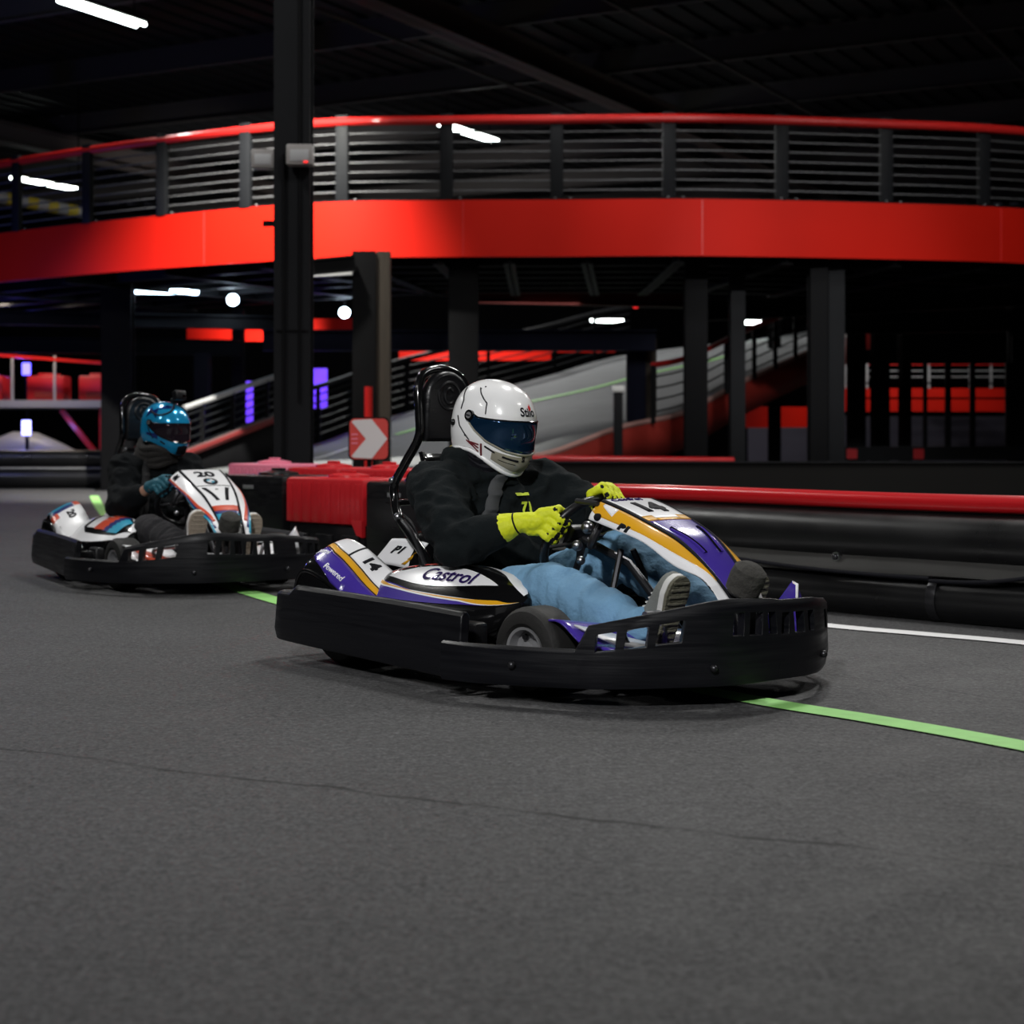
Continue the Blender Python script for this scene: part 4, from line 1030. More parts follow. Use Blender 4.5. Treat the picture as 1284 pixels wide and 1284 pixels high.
def point(loc, e, col, r=.1):
    l = bpy.data.lights.new('point_lamp', 'POINT'); l.energy = e; l.color = col; l.shadow_soft_size = r
    o = bpy.data.objects.new('point_lamp', l); COL.objects.link(o); o.location = loc
# lamps of the hall outside the picture, same grid and height
for x, y, e in ((-4.35, 10.5, 150), (1.35, 8.2, 170), (6.0, 16.2, 110), (.3, 18.6, 60), (-3.3, -1.2, 30), (7.05, 4.4, 110), (-9.0, 1.7, 100), (-10.1, 13.5, 100)):
    area((x, y, 6.4), 1.4, .26, e, rot=RZ)
area((3.5, 12.6, 6.4), 1.8, .5, 170, rot=RZ); area((-5.4, 22.2, 6.3), 1.4, .24, 25, rot=RZ); area((-.8, 31, 6.3), 1.8, .24, 330, rot=RZ); area((-10.4, 36.5, 6.3), 1.8, .24, 40, rot=RZ)

# --- raised deck: red fascia, slab, guard railing with cables
DK = [(-15, 31, 0), (-10.8, 26.4, 0), (-7.13, 23.3, 0), (-4.52, 21.45, 0), (-2.42, 20.3, 0), (-.79, 20.08, 0), (.554, 20.03, 0), (2.27, 19.97, 0), (4.43, 20.3, 0), (6.36, 20.8, 0), (9.2, 22.2, 0), (13.5, 25.5, 0)]
DKC = catmull(DK, 14)
def off_curve(c, d):
    out = []
    for i, p in enumerate(c):
        t = (c[min(len(c) - 1, i + 1)] - c[max(0, i - 1)]).normalized(); out.append(p + V((-t.y, t.x, 0)) * d)
    return out
deck = empty('raised_deck', (0, 20, 0)); deck['kind'] = 'structure'
Mi = Matrix.Translation((0, -20, 0))
def ribbon(b, c, z0, z1, th, m):
    o = off_curve(c, th); b.loft([[Mi @ V((p.x, p.y, z0)), Mi @ V((p.x, p.y, z1)), Mi @ V((q.x, q.y, z1)), Mi @ V((q.x, q.y, z0))] for p, q in zip(c, o)], m)
b = MB(); ribbon(b, DKC, 2.90, 3.58, .06, FASC)
for i in range(20, len(DKC) - 8, 26):
    p = Mi @ DKC[i]; b.beam(V((p.x, p.y - .004, 2.91)), V((p.x, p.y - .004, 3.57)), .012, .006, REDRAIL, (0, 1, 0))
b.build('fascia', deck, angle=50)
b = MB(); ribbon(b, off_curve(DKC, .06), 3.0, 3.5, 4.6, STRUCT2); b.build('slab', deck, angle=50)
b = MB(); ribbon(b, DKC, 3.582, 3.60, .3, STRUCT); b.build('deck_edge', deck, angle=50)
for k in range(6):
    c = off_curve(DKC, .7 + .75 * k); b = MB(); ribbon(b, c, 2.86, 3.0, .10, STRUCT); b.build('deck_beam', deck, angle=50)
for i in range(6, len(DKC) - 6, 9):
    p = DKC[i]; t = (DKC[i + 1] - DKC[i - 1]).normalized(); nn = V((-t.y, t.x, 0)); a = Mi @ (p + nn * .1); c = Mi @ (p + nn * 4.6)
    MB().ibeam(V((a.x, a.y, 2.92)), V((c.x, c.y, 2.92)), .14, .20, STRUCT).build('deck_joist', deck)
rail = empty('guard_railing', (0, 20, 3.58)); tag(rail, 'long curved guard railing with red handrail and steel cables on the raised deck', 'railing')
Mr = Matrix.Translation((0, -20, -3.58))
inner = off_curve(DKC, .06)
# posts stand where the curve meets these sight lines
def curve_at(c, px):
    k = (px - 642) / FPX
    for a, d in zip(c, c[1:]):
        fa, fd = a.x - k * a.y, d.x - k * d.y
        if fa <= 0 <= fd: return a.lerp(d, -fa / (fd - fa)), (d - a).normalized()
for px in (-68, 28, 117, 211, 316, 437, 568, 706, 847, 988, 1119, 1241, 1360):
    p, t = curve_at(inner, px); nn = V((-t.y, t.x, 0)); M = Matrix((nn, t, V((0, 0, 1)))).transposed()
    b = MB(); b.box((-.075, 0, .52), (.07, .155, 1.05), STRUCT2, M, .006); b.box((0, 0, .008), (.12, .24, .016), STRUCT, M)
    for q in (-.09, .09): b.cyl(M @ V((-.03, q, .012)), M @ V((-.03, q, .032)), .012, PALE, 6)
    o = b.build('post', rail); o.location = Mr @ V((p.x, p.y, 3.58))
b = MB(); b.tube([Mr @ V((p.x, p.y, 4.545)) for p in off_curve(DKC, .03)], .055, REDRAIL, 10); b.build('handrail', rail)
for k in range(7):
    b = MB(); b.tube([Mr @ V((p.x, p.y, 3.70 + .117 * k)) for p in inner], .011, CABLE, 6); b.build('cable', rail)
# wash light on the left of the fascia
spot((-3.05, 18.0, 6.35), (-3.15, 20.3, 2.9), 5600, 72, (1, .98, .88))
spot((1.6, 16.6, 6.35), (1.9, 20.0, 3.4), 200, 36)
spot((5.5, 17.0, 6.35), (5.8, 20.6, 3.4), 80, 60)
spot((2.6, 8.6, 6.35), (3.9, 23.4, 1.5), 1800, 20)  # unseen spot added to brighten the ramp's side panel and handrail
spot((-2.2, -4.2, 5.6), (.2, 6.3, .4), 2300, 38, r=.3)  # unseen flood added behind the camera to light the near sides of the karts

# --- steel columns
def column(name, px0, px1, D, z0, z1, m=STRUCT, wood=False, label=None, cat='column'):
    x0, x1 = (px0 - 642) / FPX * D, (px1 - 642) / FPX * D; w = x1 - x0; b = MB()
    t = empty(name, V(((x0 + x1) / 2, D, z0)))
    if label: tag(t, label, cat)
    else: t['kind'] = 'structure'
    ws = w * (.62 if wood else 1)
    off = -(w - ws) / 2
    b.box((off, -.11, (z1 - z0) / 2), (ws, .02, z1 - z0), m); b.box((off, .11, (z1 - z0) / 2), (ws, .02, z1 - z0), m); b.box((off, 0, (z1 - z0) / 2), (.02, .22, z1 - z0), m)
    b.box((off, 0, .01), (ws + .14, .38, .02), m)
    b.build('shaft', t)
    if wood: MB().box((w * .31, .01, (z1 - z0) / 2), (w * .36, .2, z1 - z0), WOOD).build('timber_facing', t)
    return t
c1 = column('steel_column', 346, 391, 13.0, 0, ZC - .4, STRUCT2, label='tall dark steel column in front of the deck, carrying two grey boxes')
b = MB(); b.cyl((-.06, -.135, 0), (-.06, -.135, 2.9), .012, STRUCT, 6); b.cyl((.06, -.13, 1.0), (.06, -.13, 6), .01, STRUCT, 6); b.box((0, -.125, 1.55), (.24, .01, .012), STRUCT); b.box((-.17, -.05, 2.38), (.12, .05, .04), STRUCT)
b.build('conduit', c1)
column('steel_column', 443, 490, 19.2, 0, 2.86, STRUCT, True, label='black column with timber facing standing behind the chevron sign')
column('steel_column', 563, 600, 20.6, 0, 2.9, STRUCT, label='black column under the deck directly behind the white helmet')
column('steel_column', 786, 823, 22.2, 0, 2.05, NAVYST, True, label='navy column with timber facing at the foot of the ramp railing')
column('steel_column', 858, 886, 20.8, 0, 2.9, STRUCT, label='broad black column crossing the lower end of the red ramp side')
column('steel_column', 915, 933, 21.2, 0, 2.9, STRUCT2, label='slim grey column crossing the middle of the red ramp side')
column('steel_column', 1014, 1036, 20.6, 0, 2.9, STRUCT, label='black column at the upper end of the ramp railing, left of a pair')
column('steel_column', 1037, 1057, 20.7, 0, 2.9, STRUCT2, label='dark column at the upper end of the ramp railing, right of a pair')
column('steel_column', 129, 167, 23.5, 0, 2.9, STRUCT, label='black column behind kart 20, beside the red barrier store')
column('steel_column', 245, 263, 25.0, 0, 2.0, STRUCT, label='slim black column at the lower end of the red and white kerb')
for px0, px1, D in ((1063, 1084, 28), (1093, 1114, 28.5), (1128, 1141, 29), (1266, 1290, 27), (964, 978, 29), (292, 306, 28)):
    column('steel_column', px0, px1, D, 0, 2.9, STRUCT)
def sbeam(p, q, w, h, m, name='steel_beam'):
    tag(MB().ibeam(p, q, w, h, m).build(name), kind='structure')
sbeam(at(330, 427, 21.8), at(822, 427, 21.8), .2, .27, NAVYST)
sbeam(at(392, 335, 18.9), at(445, 330, 19.0), .1, .18, STRUCT); sbeam(at(392, 345, 19.2), at(445, 342, 19.2), .05, .04, PALE)
sbeam(at(860, 392, 23), at(1300, 372, 23), .2, .25, STRUCT); sbeam(at(-20, 398, 24), at(345, 405, 25), .2, .2, STRUCT)
sbeam(at(1050, 405, 27), at(1300, 402, 27), .2, .35, STRUCT); sbeam(at(-20, 432, 26.5), at(300, 436, 27), .2, .25, STRUCT)
sbeam(at(600, 372, 25), at(880, 378, 25), .2, .2, mat('dull_red_steel', (.035, .005, .004), .6, spec=.1))
# boxes on the tall column
def boxlight(px0, px1, py0, py1, D, label, dy):
    a, c = at(px0, py1, D), at(px1, py0, D); w, h = c.x - a.x, c.z - a.z
    t = empty('emergency_light', V(((a.x + c.x) / 2, D, a.z))); tag(t, label, 'emergency light', 'grey boxes on the tall column')
    MB().box((0, 0, h / 2), (w, .12, h), GREYBOX, bev=.012).build('casing', t)
    MB().box((0, -.062, h * .45), (w * .7, .006, h * .55), PALE, bev=.002).build('lens', t)
    MB().box((dy, .05, h / 2), (.10, .03, .04), STRUCT).build('bracket', t)
    return t
boxlight(316, 346, 188, 212, 12.95, 'small grey box fixed to the left face of the tall column', .06)
e = boxlight(360, 393, 182, 208, 12.80, 'small grey box with red indicator on the front of the tall column', 0)
MB().box((.05, -.066, .02), (.03, .006, .012), REDON).build('indicator', e)

# --- ramp climbing away to the right
NE = [(520, 597, 18.4), (610, 584, 19.1), (690, 571, 20.0), (774, 540, 21.2), (857, 520, 22.5), (931, 481, 24.2), (1014, 443, 26.2), (1060, 424, 28.5)]
FE = [(180, 588, 23.0), (300, 575, 24.0), (395, 557, 25.2), (495, 521, 26.8), (676, 474, 28.8), (784, 445, 30.4), (960, 424, 33.0), (1020, 414, 35.0)]
NEc = catmull([at(*p) for p in NE], 10); FEc = catmull([at(*p) for p in FE], 10); NR = len(NEc) - 1
def road(u, v):
    q = clamp(u) * NR; i = min(NR - 1, int(q)); f = q - i
    return NEc[i].lerp(NEc[i + 1], f).lerp(FEc[i].lerp(FEc[i + 1], f), v)
ramp = empty('ramp', (0, 20, 0)); ramp['kind'] = 'structure'
T0 = V((0, -20, 0))
b = MB(); b.grid(lambda u, v: road(u, v) + T0, 70, 8, RAMPR); b.build('road_surface', ramp, solid=.1, fix=False)
def find(px, py):
    best = None
    for i in range(141):
        for j in range(41):
            p = road(i / 140, j / 40); e_ = (642 + FPX * p.x / p.y - px) ** 2 + (YH + FPX * (H - p.z) / p.y - py) ** 2
            if best is None or e_ < best[0]: best = (e_, i / 140, j / 40)
    return best[1:]
def stripe(pts, w, m, name):
    uv = [V((*find(*p), 0)) for p in pts]; c = catmull(uv, 8); vs = []
    for p in c:
        wv = w / (road(p.x, 1) - road(p.x, 0)).length
        for s in (-1, 1): vs.append(road(p.x, p.y + s * wv) + T0 + V((0, 0, .012)))
    b = MB(); b.add(vs, [[2 * i, 2 * i + 1, 2 * i + 3, 2 * i + 2] for i in range(len(c) - 1)], m); b.build(name, ramp, fix=False)
stripe([(498, 545), (522, 537), (664, 504), (783, 477), (885, 453), (935, 439)], .085, GREEN, 'green_stripe')
stripe([(330, 588), (395, 575), (436, 563), (490, 549)], .07, LINEW, 'white_stripe')
b = MB()
side = [p for p in NEc]
vs = []
for i, p in enumerate(side):
    d = lerp(.25, .46, smooth(i / NR, .15, .5)); vs += [p + T0 + V((0, -.05, .03)), p + T0 + V((0, -.05, -d))]
b.add(vs, [[2 * i, 2 * i + 1, 2 * i + 3, 2 * i + 2] for i in range(NR)], DARKRED); b.build('side_panel', ramp, solid=.06)
b = MB(); vs = []
for p in side[:40]: vs += [V((p.x, p.y + .05, max(.0, p.z - .2))) + T0, V((p.x, p.y + .05, 0)) + T0]
b.add(vs, [[2 * i, 2 * i + 1, 2 * i + 3, 2 * i + 2] for i in range(39)], STRUCT); b.build('side_wall', ramp)
b = MB(); b.tube([p + T0 + V((0, -.02, .03)) for p in side[12:]], .035, mat('kerb_edge', (.45, .25, .22), .6), 8); b.build('kerb', ramp)
def ramp_rail(name, label, path, post_ix, h, hm, bars, pm):
    o = path[0].copy(); t = empty(name, o); tag(t, label, 'railing')
    for i in post_ix:
        p = path[i] - o; MB().box(p + V((0, 0, h / 2)), (.06, .06, h), pm).build('post', t)
    MB().tube([p - o + V((0, 0, h)) for p in path], .04, hm, 8).build('handrail', t)
    for k in range(bars):
        MB().tube([p - o + V((0, 0, h * (k + 1) / (bars + 1))) for p in path], .013, STRUCT2, 6).build('bar', t)
    return t
p_ = [road(u, -.01) for u in lin(.50, .93, 20)]
ramp_rail('ramp_railing', 'sloping railing with red handrail along the near edge of the ramp', p_, (0, 4, 8, 11, 13, 15, 17, 19), .76, REDRAIL, 4, STRUCT)
p_ = [road(u, 1.01) for u in lin(.22, .72, 20)]
ramp_rail('ramp_railing', 'dark sloping railing along the far edge of the ramp, behind the helmet', p_, range(0, 20, 3), .85, STRUCT2, 6, STRUCT)
bo = at(775, 571, 20.7); t = empty('bollard', bo * 1.0); tag(t, 'short black bollard with pale cap at the foot of the ramp kerb', 'bollard')
MB().box((0, 0, .39 - bo.z / 2), (.11, .11, .78 + bo.z), STRUCT2, bev=.01).build('body', t); MB().box((0, 0, .82), (.16, .13, .08), mat('pale_cap', (.8, .8, .78), .5), bev=.015).build('cap', t)
# left ramp edge with red and white kerb
lp = [at(225, 572, 21.5), at(262, 558, 22), at(300, 543, 22.5), at(345, 526, 23.2), at(384, 511, 23.9)]
lc = catmull(lp, 6); LO = V((lp[0].x, lp[0].y, 0)); lr = empty('kerb_wall', LO); tag(lr, 'sloping black kerb wall with red and white top left of the tall column', 'kerb')
b = MB()
vs = []
for p in lc: vs += [p - LO, V((p.x, p.y, 0)) - LO]
b.add(vs, [[2 * i, 2 * i + 1, 2 * i + 3, 2 * i + 2] for i in range(len(lc) - 1)], STRUCT); b.build('wall_panel', lr, solid=.08)
b = MB(); b.tube([p - LO + V((0, -.03, .0)) for p in lc], .055, mat('kerb_red', (.14, .012, .012), .6), 8)
for i in range(0, 40):
    f = i / 39 * (len(lc) - 1.001); p = lc[int(f)].lerp(lc[int(f) + 1], f % 1) - LO; b.box(p + V((0, -.05, .035)), (.022, .07, .05), mat('kerb_tick', (.14, .12, .12), .6))
b.build('kerb_top', lr)
ramp_rail('ramp_railing', 'sloping railing with pale handrail above the red and white kerb', [p + V((0, .3, 0)) for p in lc], (4, 10, 16, 20, 24), .62, PALE, 5, STRUCT)

# --- near tube barrier on the right
BD = V((.675, -.738, 0)); B0 = V((.226, 8.17, 0))
bar = empty('track_barrier', B0); tag(bar, 'long black tube barrier with a red top rail behind kart 14', 'barrier')
nrm_ = V((-.738, -.675, 0))
ts_ = lin(-.46, 5.0, 40)
def bt(z, o, r, m, name, wob=.0):
    b = MB(); b.tube([BD * t + nrm_ * o + V((0, 0, z + wob * math.sin(t * 2.3))) for t in ts_], r, m, 20); return b.build(name, bar)
bt(.465, -.02, .036, REDPIPE, 'top_rail', .003); bt(.318, -.02, .106, TUBEBLK, 'upper_tube', .004); bt(.090, .02, .088, TUBEBLK, 'lower_tube', .003)
b = MB(); b.beam(BD * -.46 - nrm_ * .10 + V((0, 0, .24)), BD * 5.0 - nrm_ * .10 + V((0, 0, .24)), .03, .46, BLK); b.build('backing', bar)
b = MB(); sk = [(.045, .255), (.062, .225), (.092, .198), (.098, .178), (.085, .172), (.03, .21)]
b.loft([[BD * t + nrm_ * (o + .004 * math.sin(5 * t + o * 60)) + V((0, 0, z + .005 * math.sin(3 * t + z * 40))) for o, z in sk] for t in ts_], mat('grey_rubber_skirt', (.032, .031, .029), .62, var=.35, vscale=5, bump=.3, bscale=8)); b.build('skirt', bar, angle=50)
def bpos(px, py_=0):
    k = (px - 642) / FPX; return (k * B0.y - B0.x) / (BD.x - k * BD.y)
ts = bpos(1186); b = MB(); b.tube([BD * ts + nrm_ * (.02 + .092 * math.cos(a)) + V((0, 0, .09 + .092 * math.sin(a))) for a in lin(R(-60), R(150), 16)], .024, DKSTEEL, 6, flat=.25); b.build('strap', bar)
tl, tr_ = bpos(900), bpos(1330)
b = MB()
b.tube([BD * lerp(tl, ts, q) + nrm_ * (.105 + .01 * q) + V((0, 0, lerp(.215, .175, q) - .015 * math.sin(q * 3.1))) for q in lin(0, 1, 16)], .008, INK, 8)
b.tube([BD * lerp(ts, tr_, q) + nrm_ * (.115 + .0 * q) + V((0, 0, lerp(.165, .215, q) - .015 * math.sin(q * 3.1))) for q in lin(0, 1, 16)], .008, INK, 8); b.build('bungee_cord', bar)
b = MB(); c = BD * bpos(1062) + nrm_ * .058 + V((0, 0, .232)); b.cyl(c, c + nrm_ * .02, .02, STEEL, 14); b.ball(c + nrm_ * .02, .014, DKSTEEL, 6); b.build('bolt', bar)

# --- plastic barrier blocks at the end of the tube barrier
def block(t0, t1, back, m_top, m_base, zt, label, group=None, lip=.0, depth=.36):
    A = V((-1.29, 9.5, 0)) - nrm_ * back; p0 = A + BD * (t0 + .006); L = (t1 - t0) - .012
    M = Matrix((BD, -nrm_, V((0, 0, 1)))).transposed().to_4x4(); M.translation = p0
    t = empty('barrier_block', M); tag(t, label, 'barrier block', group)
    zb = .245 if m_top is not m_base else .06
    b = MB(); b.box((L / 2, depth / 2, (zb + .0) / 2 + .0), (L - .02, depth - .04, zb), m_base, bev=.015)
    for k in range(3): b.box((L * (k + .5) / 3, .012, zb * .5), (L * .22, .02, zb * .55), m_base, bev=.006)
    b.build('base', t)
    b = MB(); b.box((L / 2, depth / 2, (zb + zt) / 2), (L, depth, zt - zb), m_top, bev=.022)
    nk = max(2, int(L / .085))
    if m_top is not BLK:
        for k in range(nk): b.box((L * (k + .5) / nk, .0, (zb + zt) / 2 - .01), (L / nk * .6, .006, (zt - zb) * .86), m_top, bev=.0025)
    else: b.box((L * .42, -.001, zt - .07), (.11, .004, .022), GREYPL, bev=.0015)
    if lip: b.prism([(L - .10, zb + .03), (L, zb + .03), (L, zb - lip), (L - .05, zb - lip * .8)], -.004, .02, m_top, Matrix(((1, 0, 0, 0), (0, 0, 1, 0), (0, 1, 0, 0), (0, 0, 0, 1))))
    b.build('shell', t)
    b = MB(); b.lathe([(.001, .0), (.12, .0), (.115, .018), (.06, .028), (.001, .03)], m_top, Matrix.Translation((L / 2, depth / 2, zt - .004)), 20); b.box((L / 2, depth / 2, zt + .03), (.11, .03, .02), m_top, bev=.006)
    b.build('filler_cap', t)
    return t
block(-.62, -.02, 0, BLK, BLK, .505, 'black plastic barrier block just behind the nose of kart 20')
block(0, .73, .0, REDPL, BLK, .50, 'red ribbed plastic barrier block facing the track between the two karts', lip=.06)
block(.74, 1.35, .0, BLK, BLK, .49, 'black plastic barrier block behind the seat hoop of kart 14')
block(-2.15, -1.5, 1.0, PINK_GLARE_SIGN, BLK, .545, 'red plastic barrier block with painted pink glare at the foot of the tall column')
block(-1.07, -.52, .75, REDPL, BLK, .535, 'low red plastic barrier block behind the red ribbed one, beside the tall column')
block(-.50, .06, .75, REDPL, BLK, .535, 'low red plastic barrier block directly under the chevron sign')
# chevron sign
sc = at(462.5, 577, 11.4); sg_ = empty('chevron_sign', V((sc.x, sc.y, 0))); tag(sg_, 'square red sign with a white chevron pointing right', 'sign')
def rrect(w, h, r, n=6): return [(sx * (w - r) + r * math.cos(a), sy * (h - r) + r * math.sin(a)) for sx, sy, a0 in ((1, 1, 0), (-1, 1, 90), (-1, -1, 180), (1, -1, 270)) for a in [R(a0 + 90 * k / n) for k in range(n + 1)]]
Ms = Matrix.Translation((0, 0, sc.z + .145)) @ Matrix.Rotation(R(90), 4, 'X')
MB().cyl((0, .03, 0), (0, .03, sc.z + .2), .016, STRUCT, 10).build('post', sg_)
b = MB(); b.prism(rrect(.140, .148, .04), -.012, .0, STRUCT, Ms); b.prism(rrect(.130, .138, .036), 0, .003, SIGNR, Ms)
b.prism([(-.118, .118), (-.10, .128), (.02, .134), (.126, .0), (.02, -.134), (-.10, -.128), (-.118, -.118), (-.02, 0)], .003, .005, SIGNW, Ms)
for k in range(3): b.prism([(-.118, .035 - .03 * k), (-.075, .035 - .03 * k), (-.075, .026 - .03 * k), (-.118, .026 - .03 * k)], .003, .0045, PINK_GLARE_SIGN, Ms)
b.build('panel', sg_)
rp = at(462, 530, 18.95); tag(MB().cyl((rp.x, 18.95, 0), (rp.x, 18.95, .712 + 66 / 2100 * 18.95), .045, REDRAIL, 12).build('red_pole'), 'short red pole standing behind the chevron sign', 'pole')

# --- low barriers further off
t = empty('padded_barrier', (4, 13.4, 0)); tag(t, 'plain black padded barrier wall beyond the red top rail', 'barrier')
MB().beam((-4.6, .2, .265), (9, -.2, .265), .30, .53, mat('black_vinyl_pad', (.006, .0055, .005), .8, var=.3, vscale=2, spec=.2), bev=.03).build('pad', t); MB().beam((-4.6, .04, .532), (9, -.36, .532), .05, .012, STRUCT2).build('top_strip', t)
t = empty('far_barrier', (-7, 24.3, 0)); tag(t, 'low black double-tube barrier across the far left of the track', 'barrier')
for z, r, y in ((.15, .15, 0), (.43, .13, .02)): MB().tube([(x, y + .02 * x, z) for x in lin(-6, 3.0, 20)], r, TUBEBLK, 16).build('tube', t)
MB().beam((-6, -.1, .29), (3.0, -.0, .29), .03, .03, PALE).build('joint_strip', t)
t = empty('red_rail_barrier', (.9, 18.6, 0)); tag(t, 'low red rail barrier along the foot of the ramp', 'barrier')
MB().cyl((-.9, 0, .50), (1.6, .3, .47), .04, REDPIPE, 12).build('rail', t); MB().beam((-.9, .03, .24), (1.6, .33, .24), .12, .46, TUBEBLK).build('body', t)

# --- barrier store on a shelf, far left
sh = empty('storage_shelf', (-7.2, 28.5, 0)); tag(sh, 'grey storage platform on red legs holding red blocks, far left', 'platform')
MB().box((-1.2, 0, 1.30), (4.2, 1.8, .12), PALE).build('top', sh)
for x in (.45, -2.4): MB().box((x, -.8, .62), (.13, .1, 1.24), REDRAIL).build('leg', sh)
MB().beam((.42, -.8, .35), (-.25, -.8, 1.2), .08, .08, REDRAIL, (0, 1, 0)).build('brace', sh); MB().beam((.5, -.8, .05), (.95, -.8, .6), .08, .08, REDRAIL, (0, 1, 0)).build('brace', sh)
for x in (.55, -.35, -1.05, -2.4): MB().box((x, -.85, 1.72), (.035, .035, .75), PALE).build('railing_post', sh)
MB().beam((.75, -.85, 1.95), (-3.2, -.85, 2.25), .05, .05, REDRAIL).build('handrail', sh)
for x, dz, lab in ((.25, 0, 'rightmost'), (-.62, 0, 'middle'), (-1.65, 0, 'leftmost')):
    o = empty('stored_block', (-7.2 + x, 28.3, 1.36)); tag(o, f'red plastic block on the grey platform, {lab} of the row of three', 'barrier block', 'red blocks on the platform')
    MB().box((0, 0, .21), (.62, .5, .42), REDPL, bev=.03).build('shell', o); MB().box((0, -.02, .10), (.36, .5, .10), DARKRED, bev=.01).build('recess', o); MB().box((0, 0, .44), (.3, .3, .05), REDPL, bev=.01).build('lid', o)
for x, y, lab in ((-7.9, 27.2, 'white parked kart body beneath the grey platform, beside a blue light'),):
    o = empty('parked_kart', (x, y, 0)); tag(o, lab, 'go-kart'); s = 1.0 if x < -7 else .55
    b = MB(); rg = []
    for q, w, h in ((-.85, .1, .08), (-.7, .3, .22), (-.2, .38, .42), (.2, .36, .40), (.55, .3, .25), (.85, .2, .10)): rg.append([V((q * s, w * math.cos(a), .42 + (h * s) * max(0, math.sin(a)) - .1 * (math.sin(a) < 0))) for a in lin(0, 2 * math.pi, 16)[:-1]])
    b.loft(rg, mat('parked_white', (.28, .28, .3), .4)); b.build('bodywork', o)
    for sx in (-1, 1):
        for sy in (-1, 1): MB().cyl((sx * .5 * s, sy * .32, .17), (sx * .5 * s, sy * .45, .17), .17, RUBBER, 16).build('tire', o)
    MB().box((0, 0, .2), (1.7 * s, .9, .12), BUMPER, bev=.03).build('bumper', o)
# blue and violet light strips
def strip(px, py0, py1, D, w, m, label, e, col):
    a, c = at(px, py1, D), at(px, py0, D)
    mid = (a + c) / 2; o = empty('light_strip', V((mid.x, mid.y, 0))); tag(o, label, 'light', 'coloured light strips'); hh = c.z - a.z
    MB().box((0, 0, mid.z), (w, .05, hh), m, bev=.01).build('lens', o); MB().box((0, .05, (mid.z + hh / 2) / 2), (.05, .04, mid.z + hh / 2), STRUCT).build('stand', o)
    if e: point((a + c) / 2 + V((0, -.5, 0)), e, col)
strip(33, 455, 470, 29.9, .14, BLUEON, 'small blue light above the red blocks at far left', 12, (.12, .12, 1))
strip(33, 527, 546, 26.6, .14, mat('lit_pale_blue', (.3, .3, 1), .4, emit=(.35, .35, 1), estr=4), 'bright blue light beside the white parked kart', 9, (.2, .22, 1))
strip(313, 478, 530, 24.6, .10, VIOLON, 'tall violet light strip behind the pale handrail', 8, (.2, .1, 1))
strip(401, 462, 512, 27.2, .24, VIOLON, 'wide violet light panel right of the tall column', 8, (.25, .1, 1))
point((-8.5, 21.5, 2.6), 60, (.15, .2, 1))
# round lamps and small tubes below the deck
for px, py, D, lab in ((292, 376, 24.6, 'round bluish white lamp left of the tall column'), (432, 392, 26.5, 'round bluish white lamp right of the tall column')):
    p = at(px, py, D); o = empty('round_lamp', p); tag(o, lab, 'lamp', 'round lamps under the deck')
    MB().ball((0, 0, 0), .085, LAMPON, 12).build('globe', o); MB().cyl((0, .02, .07), (0, .02, 2.95 - p.z), .02, STRUCT, 8).build('stem', o); point(p + V((0, -.25, -.1)), 14, (.7, .85, 1))
ux = V((1, .25, 0)).normalized()
twin_tube(at(207, 361, 24.2), 'bluish tube light under the deck above kart 20', .95, ux, LAMPON, .04)
twin_tube(at(761, 399, 36), 'small tube light far under the deck, left of the broad black column', .7, ux, TUBEON, .9)
twin_tube(at(945, 401, 33), 'small tube light far under the deck, above the ramp railing', .45, ux, TUBEON, .9)
area((3.2, 29.5, 4.6), 2.5, .4, 22); area((0.0, 24.9, 2.75), 2.0, .3, 14); area((7.2, 31, 3.2), 2.0, .3, 55); area((-7.9, 27.0, 2.9), 1.2, .2, 36, (1, .85, .7))  # unseen fill lights added for the ramp, right background and storage shelf
spot((-4.3, 28.6, 1.6), (-4.5, 31, 2.75), 900, 70); spot((-.9, 31.0, 1.2), (-.9, 33.6, 2.4), 500, 70)  # unseen spots added to brighten the far red fascias
o = at(797, 381, 25.6); tag(MB().ball((0, 0, 0), .07, REDON, 8).build('red_lamp', M=Matrix.Translation(o)), 'small red lamp under the deck above the navy column', 'lamp')
# far red fascias
def farf(px0, px1, py0, py1, D0, D1_, m, label):
    a, c = at(px0, (py0 + py1) / 2, D0), at(px1, (py0 + py1) / 2, D1_); h = (py1 - py0) / FPX * (D0 + D1_) / 2
    o = empty('far_deck_edge', a); o['kind'] = 'structure'; MB().beam((0, 0, 0), c - a, .1, h, m).build('panel', o); return a, c
farf(236, 455, 400, 428, 31, 30, FASC, ''); farf(500, 690, 437, 452, 33.5, 34, FASC, ''); farf(690, 770, 432, 442, 34, 34.5, FASC, '')
a, c = farf(1050, 1272, 487, 516, 33, 32.6, FASC, ''); farf(925, 1030, 510, 536, 30.6, 32.8, FASC, ''); farf(1056, 1102, 416, 438, 30, 30.5, FASC, '')
fr = empty('far_railing', a + V((0, .1, .22))); tag(fr, 'pale far railing above the red deck edge on the right', 'railing')
for k in range(9): MB().box(V((.2 + k * .41, .05, .25)), (.045, .04, .5), PALE).build('post', fr)
for k in range(4): MB().beam((.0, .05, .12 + .12 * k), (3.5, 0, .12 + .12 * k), .02, .02, PALE if k < 3 else REDRAIL).build('bar', fr)
lf = empty('track_fence', at(1058, 577, 26.5)); tag(lf, 'black post fence on a low grey kerb at the far right', 'fence')
MB().beam((0, 0, .10), (3.6, .1, .12), .25, .22, STRUCT2).build('kerb', lf)
for x in (.1, 1.15): MB().box((x, -.14, .10), (.16, .03, .16), REDPL).build('red_block', lf)
for x, w in ((1.30, .06), (1.66, .09), (2.05, .08), (2.62, .10)): MB().box((x, .05, .85), (w, .06, 1.4), STRUCT).build('post', lf)
for z in (.98, 1.22): MB().beam((.05, .05, z), (2.65, .12, z), .03, .03, STRUCT).build('rail', lf)
